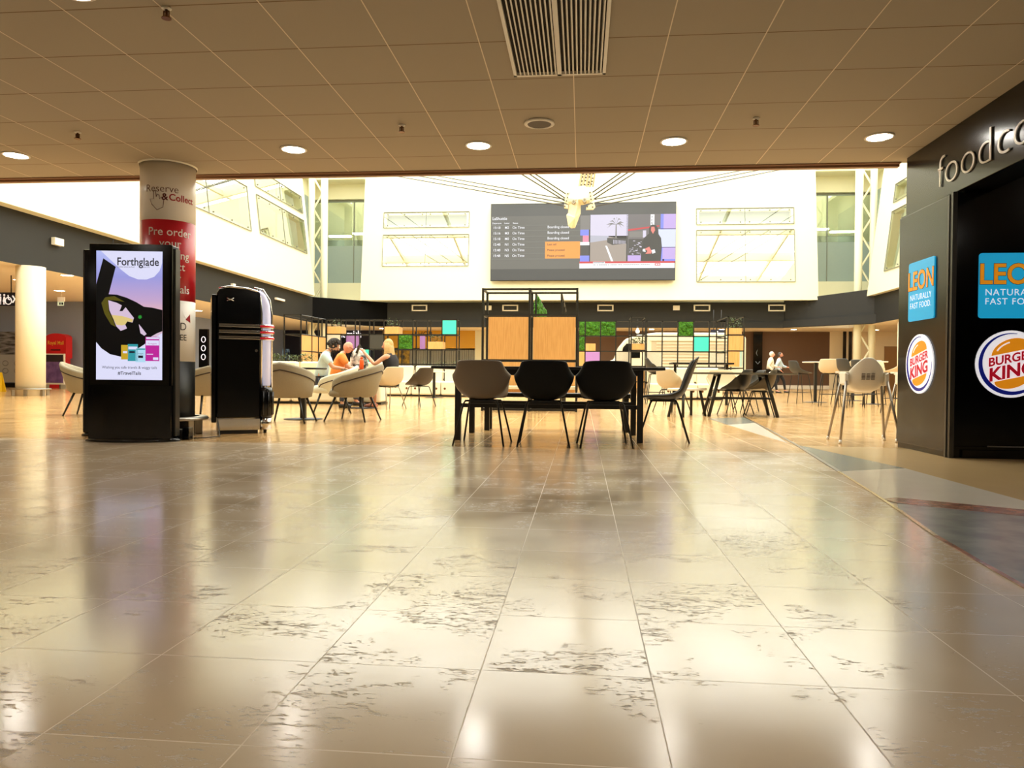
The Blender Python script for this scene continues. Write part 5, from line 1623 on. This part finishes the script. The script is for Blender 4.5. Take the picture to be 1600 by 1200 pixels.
def NP(p, q_, dy=0):
    v = px(p, q_, 1, NY + dy) - nc
    return v


# crop scale 10.9 from (840,260)
def C(x, y, dy=0): return NP(840 + x / 10.907, 260 + y / 10.907, dy)


face = [(700, 345), (790, 325), (870, 370), (930, 440), (955, 520), (950, 580), (885, 625), (790, 655), (735, 660), (735, 800), (640, 1050), (570, 1055), (520, 1010), (490, 830), (520, 790), (530, 660), (470, 620), (460, 540), (520, 450), (600, 430)]
mid = [C(720, 620, -.35)]
mb = MB()
F_ = [C(x, y, -.05) for x, y in face]
B_ = [C(x * .9 + 72, y * .88 + 70, .45) for x, y in face]
n0 = mb.pts(F_ + B_); k = len(F_); apex = mb.pts([C(690, 560, -.42)]); ap2 = mb.pts([C(640, 870, -.3)])
for i in range(k):
    j = (i + 1) % k
    mb.face([n0 + i, n0 + k + i, n0 + k + j, n0 + j], False)
    top_ = apex if not (8 <= i <= 14) else ap2
    mb.face([n0 + i, n0 + j, top_], False)
mb.face([n0 + 8, ap2, apex], False); mb.face([n0 + 15, apex, ap2], False)
mb.face([n0 + k + i for i in range(k)], False)
mb.build('casting', M_cast, t)
for (x, y) in ((612, 597), (800, 570)):
    mb = MB(); p = C(x, y, -.42); mb.tube([p, p + Vector((0, .35, 0))], .065, 18); mb.build('bolt_eye', M_steel, t)
    mb = MB(); mb.tube([p - Vector((0, .02, 0)), p], .035, 12); mb.build('bolt_core', mat('pin_grey', (130, 122, 100), .5), t)
for pts_ in ([(455, 640), (520, 660), (520, 715), (450, 705)], [(830, 690), (960, 600), (985, 690), (950, 730), (825, 735)], [(480, 450), (560, 430), (530, 640), (455, 600)], [(890, 420), (940, 440), (965, 560), (880, 625)]):
    mb = MB(); mb.ext([C(x, y, -.12) for x, y in pts_], (0, .1, 0)); mb.build('cable_lug', M_cast, t)
mb = MB(); rr = random.Random(5)
dots = [(515, 465), (508, 530), (492, 588), (892, 445), (902, 505), (912, 560), (465, 680), (848, 688), (930, 630), (938, 692)]
for x, y in dots:
    p = C(x, y, -.13); mb.tube([p - Vector((0, .02, 0)), p + Vector((0, .02, 0))], .02, 8)
mb.build('bolt_hole', M_pipe, t)
mb = MB(); a = C(800, 350, .2); b = a + Vector((.62, .5, 4.3)); 
for dx in (-.17, -.06, .06, .17, .28):
    mb.tube([a + Vector((dx, 0, 0)), b + Vector((dx, 0, 0))], .045 if dx != .28 else .03, 8)
mb.build('mast_rod', M_cast, t)
mb = MB()
for i in range(26):
    z = i * .13; f_ = z / 4.3
    for dx in (-.12, 0, .12, .23):
        p = a + (b - a) * f_ + Vector((dx, -.05, rr.uniform(0, .06))); mb.tube([p, p + Vector((.01, 0, .04))], .022, 5)
mb.build('mast_perforation', M_pipe, t)
M_cable = mat('steel_cable', (84, 84, 82), .5, 0)


def cable(label, p0, p1):
    a = C(*p0, -.1) + nc
    mb = MB(); mb.tube([a, Vector(p1)], .022, 6); o = mb.build('cable', M_cable); tag(o, label, 'cable', 'roof cables')


def run_out(a, s_):
    d = s_ - a
    t1 = (math.copysign(14.5, d.x) - a.x) / d.x
    t2 = (12.25 - a.z) / max(d.z, .01)
    return a + d * min(t1, t2)


def dirpt(x, y, Y):   # where a cable goes on: through photo point, at depth Y
    return px(x, y, 1, Y)


for i, (c0, far, lb) in enumerate((((470, 590), (840 + 0 / 10.9, 287.5), 'lower'), ((465, 540), (840, 280.5), 'middle'), ((478, 468), (842, 275.5), 'upper'))):
    s_ = px(far[0], far[1], 1, 24.6)
    a = C(*c0, -.1) + nc; e = run_out(a, s_)
    cable('dark steep roof cable from the node up to the left, %s of three' % lb, c0, e)
for i, (c0, far, lb) in enumerate((((955, 560), (980, 277.5), 'lower'), ((950, 500), (975, 273.5), 'middle'), ((940, 440), (964, 274.0), 'upper'))):
    s_ = px(far[0], far[1], 1, 24.6)
    a = C(*c0, -.1) + nc; e = run_out(a, s_)
    cable('dark steep roof cable from the node up to the right, %s of three' % lb, c0, e)
for i, (c0, far, lb) in enumerate((((450, 670), (635, 278), 'lower'), ((450, 620), (660, 276), 'middle'), ((460, 560), (690, 276), 'upper'))):
    s_ = px(far[0], far[1], 1, 31.0); a = C(*c0, -.1) + nc; e = run_out(a, s_)
    cable('shallow roof cable from the node out to the far left, %s of three' % lb, c0, e)
for i, (c0, far, lb) in enumerate((((975, 680), (1200, 269), 'lower'), ((975, 620), (1175, 268), 'middle'), ((980, 560), (1145, 269), 'upper'))):
    s_ = px(far[0], far[1], 1, 31.0); a = C(*c0, -.1) + nc; e = run_out(a, s_)
    cable('shallow roof cable from the node out to the far right, %s of three' % lb, c0, e)
# ================================================================== PEOPLE
def skin_mesh(name, verts, edges, radii, sub=1):
    me = bpy.data.meshes.new(name); me.from_pydata([tuple(v) for v in verts], edges, [])
    o = bpy.data.objects.new(name, me); COL.objects.link(o)
    m = o.modifiers.new('s', 'SKIN'); m.use_smooth_shade = True
    for i, r in enumerate(radii):
        sv = me.skin_vertices[0].data[i]
        sv.radius = (r, r) if not isinstance(r, tuple) else r
        sv.use_root = (i == 0)
    s_ = o.modifiers.new('d', 'SUBSURF'); s_.levels = sub; s_.render_levels = sub
    dg = bpy.context.evaluated_depsgraph_get(); dg.update()
    ev = o.evaluated_get(dg); em = ev.to_mesh()
    vs = [v.co.copy() for v in em.vertices]; fs = [tuple(p.vertices) for p in em.polygons]
    ev.to_mesh_clear(); bpy.data.objects.remove(o); bpy.data.meshes.remove(me)
    return vs, fs


def add_skin(mb, verts, edges, radii, sub=1):
    vs, fs = skin_mesh('sk', verts, edges, radii, sub)
    n = mb.pts(vs)
    for f in fs: mb.face([n + i for i in f], True)


def person(label, loc, rz, J, look=(0, 0), skin=(214, 160, 130), shirt=(200, 215, 225), legs=(24, 24, 30), hair=None, hairstyle='short', sleeve='long', group=None, shoes=(30, 26, 24), bare_legs=False, beard=None, glasses=False, bulk=1.0):
    """J: joints in local space (x right, y forward); look = (pitch down, yaw)"""
    t = thing('person', label, 'person', loc, rz, group)
    MS = mat('skin_%d_%d_%d' % skin, skin, .55, var=.04); MSh = mat('shirt_%d_%d_%d' % shirt, shirt, .8, var=.08, scale=30); ML = mat('trousers_%d_%d_%d' % legs, legs, .8)
    Jv = {k: Vector(v) for k, v in J.items()}
    order = ['pelvis', 'waist', 'chest', 'neck', 'headbase']
    V = []; E = []; Rr = []

    def add(p, r, par=None):
        V.append(Vector(p)); Rr.append(r)
        if par is not None: E.append((par, len(V) - 1))
        return len(V) - 1
    b = bulk
    i0 = add(Jv['pelvis'], (.15 * b, .11 * b)); i1 = add(Jv['waist'], (.135 * b, .10 * b), i0); i2 = add(Jv['chest'], (.155 * b, .105 * b), i1); i3 = add(Jv['neck'], .058, i2); add(Jv['headbase'], .052, i3)
    for s_ in 'LR':
        a = add(Jv['sh' + s_], .058 * b, i2); a = add((Jv['sh' + s_] + Jv['el' + s_]) / 2, .047, a); a = add(Jv['el' + s_], .04, a); a = add((Jv['el' + s_] + Jv['wr' + s_]) / 2, .036, a); a = add(Jv['wr' + s_], .026, a)
        d = (Jv['wr' + s_] - Jv['el' + s_]).normalized(); add(Jv['wr' + s_] + d * .06, (.036, .022), a)
        a = add(Jv['hip' + s_], .088 * b, i0); a = add((Jv['hip' + s_] + Jv['kn' + s_]) / 2, .074, a); a = add(Jv['kn' + s_], .055, a); a = add((Jv['kn' + s_] * .6 + Jv['an' + s_] * .4), .056, a); a = add(Jv['an' + s_], .036, a); a = add(Jv['toe' + s_], (.04, .026), a)
    mb = MB(); mb.use(MS); add_skin(mb, V, E, Rr, 1)
    # head
    Rm = Matrix.Rotation(look[1], 3, 'Z') @ Matrix.Rotation(-look[0], 3, 'X')
    hc = Jv['headbase'] + Rm @ Vector((0, .015, .09))
    nb = len(mb.v)
    mb.ball(hc, .077, .098, .118, 20)
    for i in range(nb, len(mb.v)):
        q_ = mb.v[i] - hc
        if q_.z < 0: q_.x *= 1 + q_.z * 2.2; q_.y = q_.y * (1 + q_.z * .8) + (-q_.z) * .12
        mb.v[i] = hc + Rm @ q_
    mb.tube([hc + Rm @ Vector((0, .088, .03)), hc + Rm @ Vector((0, .118, -.018)), hc + Rm @ Vector((0, .1, -.03))], [.009, .016, .012], 6)
    for s_ in (-1, 1):
        mb.ball(hc + Rm @ Vector((s_ * .08, -.005, -.0)), .012, .022, .032, 8)
    mb.use(mat('lip', (160, 90, 80), .5)); mb.ball(hc + Rm @ Vector((0, .098, -.058)), .024, .008, .007, 8)
    mb.use(mat('eye_dark', (40, 30, 26), .3))
    for s_ in (-1, 1): mb.ball(hc + Rm @ Vector((s_ * .03, .09, .012)), .011, .006, .006, 8)
    # fingers and thumb
    mb.use(MS)
    for s_ in 'LR':
        d = (Jv['wr' + s_] - Jv['el' + s_]).normalized(); side = d.cross(Vector((0, 0, 1))); side = side.normalized() if side.length > .2 else Vector((1, 0, 0)); dn = side.cross(d)
        if dn.z > 0: dn = -dn
        p0 = Jv['wr' + s_] + d * .085
        for k, (o, L) in enumerate(((-.03, .062), (-.01, .074), (.01, .07), (.03, .052))):
            a = p0 + side * o; mb.tube([a - d * .02, a + d * L * .5 + dn * .006, a + d * L * .85 + dn * .026], [.0095, .009, .007], 6)
        sg = 1 if s_ == 'L' else -1
        a = Jv['wr' + s_] + d * .04; mb.tube([a, a + side * sg * .045 + d * .025, a + side * sg * .05 + d * .06], [.012, .011, .008], 6)
    mb.build('body', MS, t)
    # shirt
    V2 = []; E2 = []; R2_ = []
    def add2(p, r, par=None):
        V2.append(Vector(p)); R2_.append(r)
        if par is not None: E2.append((par, len(V2) - 1))
        return len(V2) - 1
    j0 = add2(Jv['pelvis'] + Vector((0, 0, -.03)), (.19 * b, .148 * b)); j1 = add2(Jv['waist'], (.172 * b, .138 * b), j0); j2 = add2(Jv['chest'], (.178 * b, .13 * b), j1); add2(Jv['neck'] - (Jv['neck'] - Jv['chest']) * .12, .066, j2)
    for s_ in 'LR':
        a = add2(Jv['sh' + s_], .086 * b, j2)
        if sleeve == 'none': continue
        e_ = Jv['sh' + s_].lerp(Jv['el' + s_], .75 if sleeve == 'short' else 1); a = add2(e_, .064, a)
        if sleeve == 'long': a = add2(Jv['el' + s_].lerp(Jv['wr' + s_], .9), .044, a)
    mb = MB(); mb.use(MSh); add_skin(mb, V2, E2, R2_, 1); mb.build('shirt', MSh, t)
    mb = MB(); mb.use(MSh); mb.tube([Jv['neck'] + Vector((.062 * math.cos(a * PI / 6), .055 * math.sin(a * PI / 6), -.01 + .01 * math.cos(a * PI / 6))) for a in range(12)], .014, 6, closed=True); mb.build('collar', MSh, t)
    # trousers
    V3 = [Jv['pelvis']]; E3 = []; R3 = [((.165 * b, .13 * b) if not bare_legs else (.14, .10))]
    for s_ in 'LR':
        pts = [(Jv['hip' + s_], .098 * b), ((Jv['hip' + s_] + Jv['kn' + s_]) / 2, .086), (Jv['kn' + s_], .068)]
        if not bare_legs: pts += [((Jv['kn' + s_] + Jv['an' + s_]) / 2, .06), (Jv['kn' + s_].lerp(Jv['an' + s_], .95), .05)]
        par = 0
        for p, r in pts:
            V3.append(p); R3.append(r); E3.append((par, len(V3) - 1)); par = len(V3) - 1
    mb = MB(); mb.use(ML); add_skin(mb, V3, E3, R3, 1); mb.build('skirt' if bare_legs else 'trousers', ML, t)
    for s_ in 'LR':
        mb = MB(); an, to = Jv['an' + s_], Jv['toe' + s_]; dd = (to - an); dd.z = 0; dd.normalize()
        mb.tube([an - dd * .05 + Vector((0, 0, -.045)), an + Vector((0, 0, -.035)) + dd * .02, to + Vector((0, 0, -.0)), to + dd * .05 - Vector((0, 0, .01))], [.036, .045, .04, .024], 10); mb.build('shoe', mat('shoe_%d' % shoes[0], shoes, .5), t)
    if hair:
        MH = mat('hair_%d_%d_%d' % hair, hair, .7, var=.25, scale=40)
        mb = MB(); rr = random.Random(len(label))
        if hairstyle == 'curly':
            mb.ball(hc + Rm @ Vector((0, -.024, .028)), .096, .1, .118, 16)
            for _ in range(150):
                th = rr.uniform(0, 2 * PI); ph = rr.uniform(-.25, 1.5)
                v = Vector((math.cos(th) * math.cos(ph) * .088, math.sin(th) * math.cos(ph) * .105, math.sin(ph) * .125))
                if v.y > .05 and v.z < .085: continue
                mb.ball(hc + Rm @ (v * 1.08), .03, .03, .028, 6)
        elif hairstyle == 'long':
            nb = len(mb.v); mb.ball(hc + Rm @ Vector((0, -.016, .02)), .087, .1, .116, 18)
            for i in range(64):
                a = PI * (-.1 + 1.2 * i / 63) + PI
                x, y = .088 * math.cos(a), .085 * math.sin(a) - .005
                p = hc + Rm @ Vector((x * .9, y, .05)); q1 = hc + Rm @ Vector((x * 1.08, y * 1.15, -.06)); q2 = hc + Vector((x * 1.25, y * 1.35 - .01, -.2)); q3 = hc + Vector((x * 1.35 + rr.uniform(-.03, .03), y * 1.45 - .01 + rr.uniform(-.02, .02), -.31 + rr.uniform(-.05, .03)))
                mb.tube([p, q1, q2, q3], [.014, .015 + rr.uniform(-.004, .004), .012, .003], 5)
        else:
            nb = len(mb.v); mb.ball(hc + Rm @ Vector((0, -.014, .02)), .083, .1, .112, 16)
            # keep the cap off the face
            for i in range(nb, len(mb.v)):
                q_ = Rm.transposed() @ (mb.v[i] - hc)
                if q_.y > .03 and q_.z < .07: mb.v[i] = hc + Rm @ Vector((q_.x * .8, .03, q_.z * .8 + .02))
        mb.build('hair', MH, t)
    if beard:
        MB_ = mat('beard_%d' % beard[0], beard, .8, var=.2, scale=40); mb = MB()
        for _ in range(46):
            th = random.Random(_).uniform(-.1, PI + .1); zz = random.Random(_ + 99).uniform(-.112, -.062)
            mb.ball(hc + Rm @ Vector((.058 * math.cos(th), .074 * math.sin(th) + .014, zz)), .012, .012, .012, 6)
        mb.build('beard', MB_, t)
    if glasses:
        mb = MB()
        for s_ in (-1, 1): mb.tube([hc + Rm @ Vector((s_ * .032 + .024 * math.cos(a * PI / 5), .104, .01 + .018 * math.sin(a * PI / 5))) for a in range(10)], .003, 4, closed=True); mb.tube([hc + Rm @ Vector((s_ * .055, .1, .012)), hc + Rm @ Vector((s_ * .082, .0, .012))], .003, 4)
        mb.build('glasses', mat('red_brown_frame', (120, 30, 24), .4), t)
    return t, hc


def sit(lean=.1, handL=(.12, .45, .78), handR=(-.12, .45, .78), kn=.44, elL=None, elR=None, head=.0):
    J = dict(pelvis=(0, 0, .53), waist=(0, lean * .35, .72), chest=(0, lean * .8, .93), neck=(0, lean * 1.15, 1.07), headbase=(0, lean * 1.15 + .03 + head, 1.12))
    for s_, sg in (('L', -1), ('R', 1)):
        J['sh' + s_] = (sg * .185, lean * .9, 1.0); J['hip' + s_] = (sg * .09, .03, .5); J['kn' + s_] = (sg * .12, kn, .50); J['an' + s_] = (sg * .11, kn - .03, .085); J['toe' + s_] = (sg * .12, kn + .10, .035)
    J['wrL'] = (-handL[0], handL[1], handL[2]); J['wrR'] = (-handR[0], handR[1], handR[2])
    J['elL'] = elL or (-.25, lean + .12, .78); J['elR'] = elR or (.25, lean + .12, .78)
    return J


def at(p, y, Y): return px(p, y, 1, Y)


pa = at(505, 560, 13.55)
person('curly dark haired bearded man in a pale blue shirt looking down at the table', (pa.x - .05, 13.5, 0), math.radians(-72), sit(.12, (.1, .42, .76), (-.14, .40, .76), head=.03), (.55, 0), (196, 148, 122), (190, 214, 226), (60, 66, 84), (36, 28, 24), 'curly', 'short', beard=(40, 30, 26))
pa = at(528, 560, 14.5)
person('bald man with glasses in an orange shirt sitting behind the table', (pa.x - .05, 14.5, 0), math.radians(-66), sit(.12, (.08, .42, .77), (-.12, .42, .77), head=.03), (.4, 0), (212, 152, 128), (236, 140, 64), (70, 72, 80), None, 'none', 'short', glasses=True, bulk=1.1)
Jw = sit(.02, (.15, .5, 1.07), (-.12, .32, .8), elL=(-.27, .22, .84), elR=(.25, .14, .8))
Jw['anL'] = (-.1, .34, .085); Jw['toeL'] = (-.1, .47, .035)
tw, hcw = person('blonde woman in a dark sleeveless top sitting with one hand raised to a phone', (-3.67, 13.83, .0), math.radians(78), Jw, (.1, .1), (206, 150, 122), (26, 24, 30), (20, 20, 24), (204, 172, 118), 'long', 'none', bare_legs=True, shoes=(200, 130, 110))
# phone in her raised hand
R_ = Matrix.Translation(tw.location) @ Matrix.Rotation(math.radians(78), 4, 'Z')
pp_ = R_ @ Vector((-.17, .63, 1.13))
mb = MB(); mb.box(-.04, .04, -.006, .006, -.08, .08); o = mb.build('phone', M_black, bevel=.004); o.location = pp_; o.rotation_euler = (.3, .2, 1.4); tag(o, 'dark phone held up in the blonde woman\'s hand', 'phone')

t = thing('water_bottle', 'orange water bottle standing on the seated people\'s table', 'bottle', (at(565, 575, 13.55).x, 13.55, .74))
M_ob = mat('orange_bottle', (240, 92, 26), .4)
mb = MB(); mb.lathe([(.034, 0), (.04, .01), (.04, .16), (.03, .185), (.022, .2)], n=20); mb.build('flask', M_ob, t)
mb = MB(); mb.lathe([(.024, .2), (.024, .235), (.018, .24)], n=16); mb.build('cap', M_ob, t)
t = thing('rucksack', 'black and white patterned rucksack on the seat beside the bald man', 'bag', (at(561, 570, 15.0).x, 15.0, .50))
mb = MB(); mb.use(mat('black_white_print', (20, 20, 22), .7, c2=(226, 226, 222), scale=9)); mb.ball((0, 0, .36), .2, .14, .36, 16); mb.build('bag_body', None, t)
mb = MB(); mb.ball((.02, -.1, .2), .15, .09, .18, 12); mb.build('pocket', M_blackm, t)
mb = MB(); mb.tube([(-.05, 0, .7), (0, 0, .78), (.06, 0, .7)], .01, 6); mb.build('strap', M_blackm, t)
# stool carrying the bag
t = thing('low_stool', 'dark low stool under the patterned rucksack', 'stool', (at(561, 570, 15.0).x, 15.0, 0))
mb = MB(); mb.lathe([(.2, .46), (.21, .48), (.2, .5)], n=20); mb.build('seat', M_blackm, t)
mb = MB(); mb.lathe([(.2, 0), (.2, .02), (.03, .04), (.03, .46)], n=20); mb.build('pedestal', M_blackm, t)


def walk(ph=1, arm=.2):
    J = dict(pelvis=(0, 0, .95), waist=(0, .01, 1.1), chest=(0, .02, 1.3), neck=(0, .03, 1.47), headbase=(0, .05, 1.53))
    J.update(shL=(-.2, .02, 1.4), shR=(.2, .02, 1.4), elL=(-.26, .02 + arm, 1.14), elR=(.26, -.10, 1.12), wrL=(-.2, .22 + arm, 1.1), wrR=(.26, .10, .95))
    J.update(hipL=(-.1, 0, .9), hipR=(.1, 0, .9), knL=(-.1, .22 * ph, .52), knR=(.1, -.02 * ph, .5), anL=(-.1, .28 * ph, .085), anR=(.1, -.34 * ph, .12), toeL=(-.1, .42 * ph, .035), toeR=(.1, -.22 * ph, .04))
    return J


p1_ = fl(1200, 614.2); p2_ = fl(1218, 614)
Yp = 31.5
person('grey haired man in a cream shirt walking in front of the brown hoarding', (at(1203, 600, Yp).x, Yp, 0), math.radians(-100), walk(1, .12), (.05, 0), (232, 160, 136), (220, 214, 196), (22, 22, 26), (200, 196, 190), 'short', 'long', bulk=1.2)
person('dark bearded man in a pale blue shirt walking just behind the grey haired man', (at(1216, 600, Yp + .8).x, Yp + .8, 0), math.radians(-105), walk(1, .15), (.05, 0), (190, 130, 104), (176, 194, 204), (16, 16, 20), (60, 50, 44), 'short', 'long', beard=(50, 42, 38), bulk=1.1)
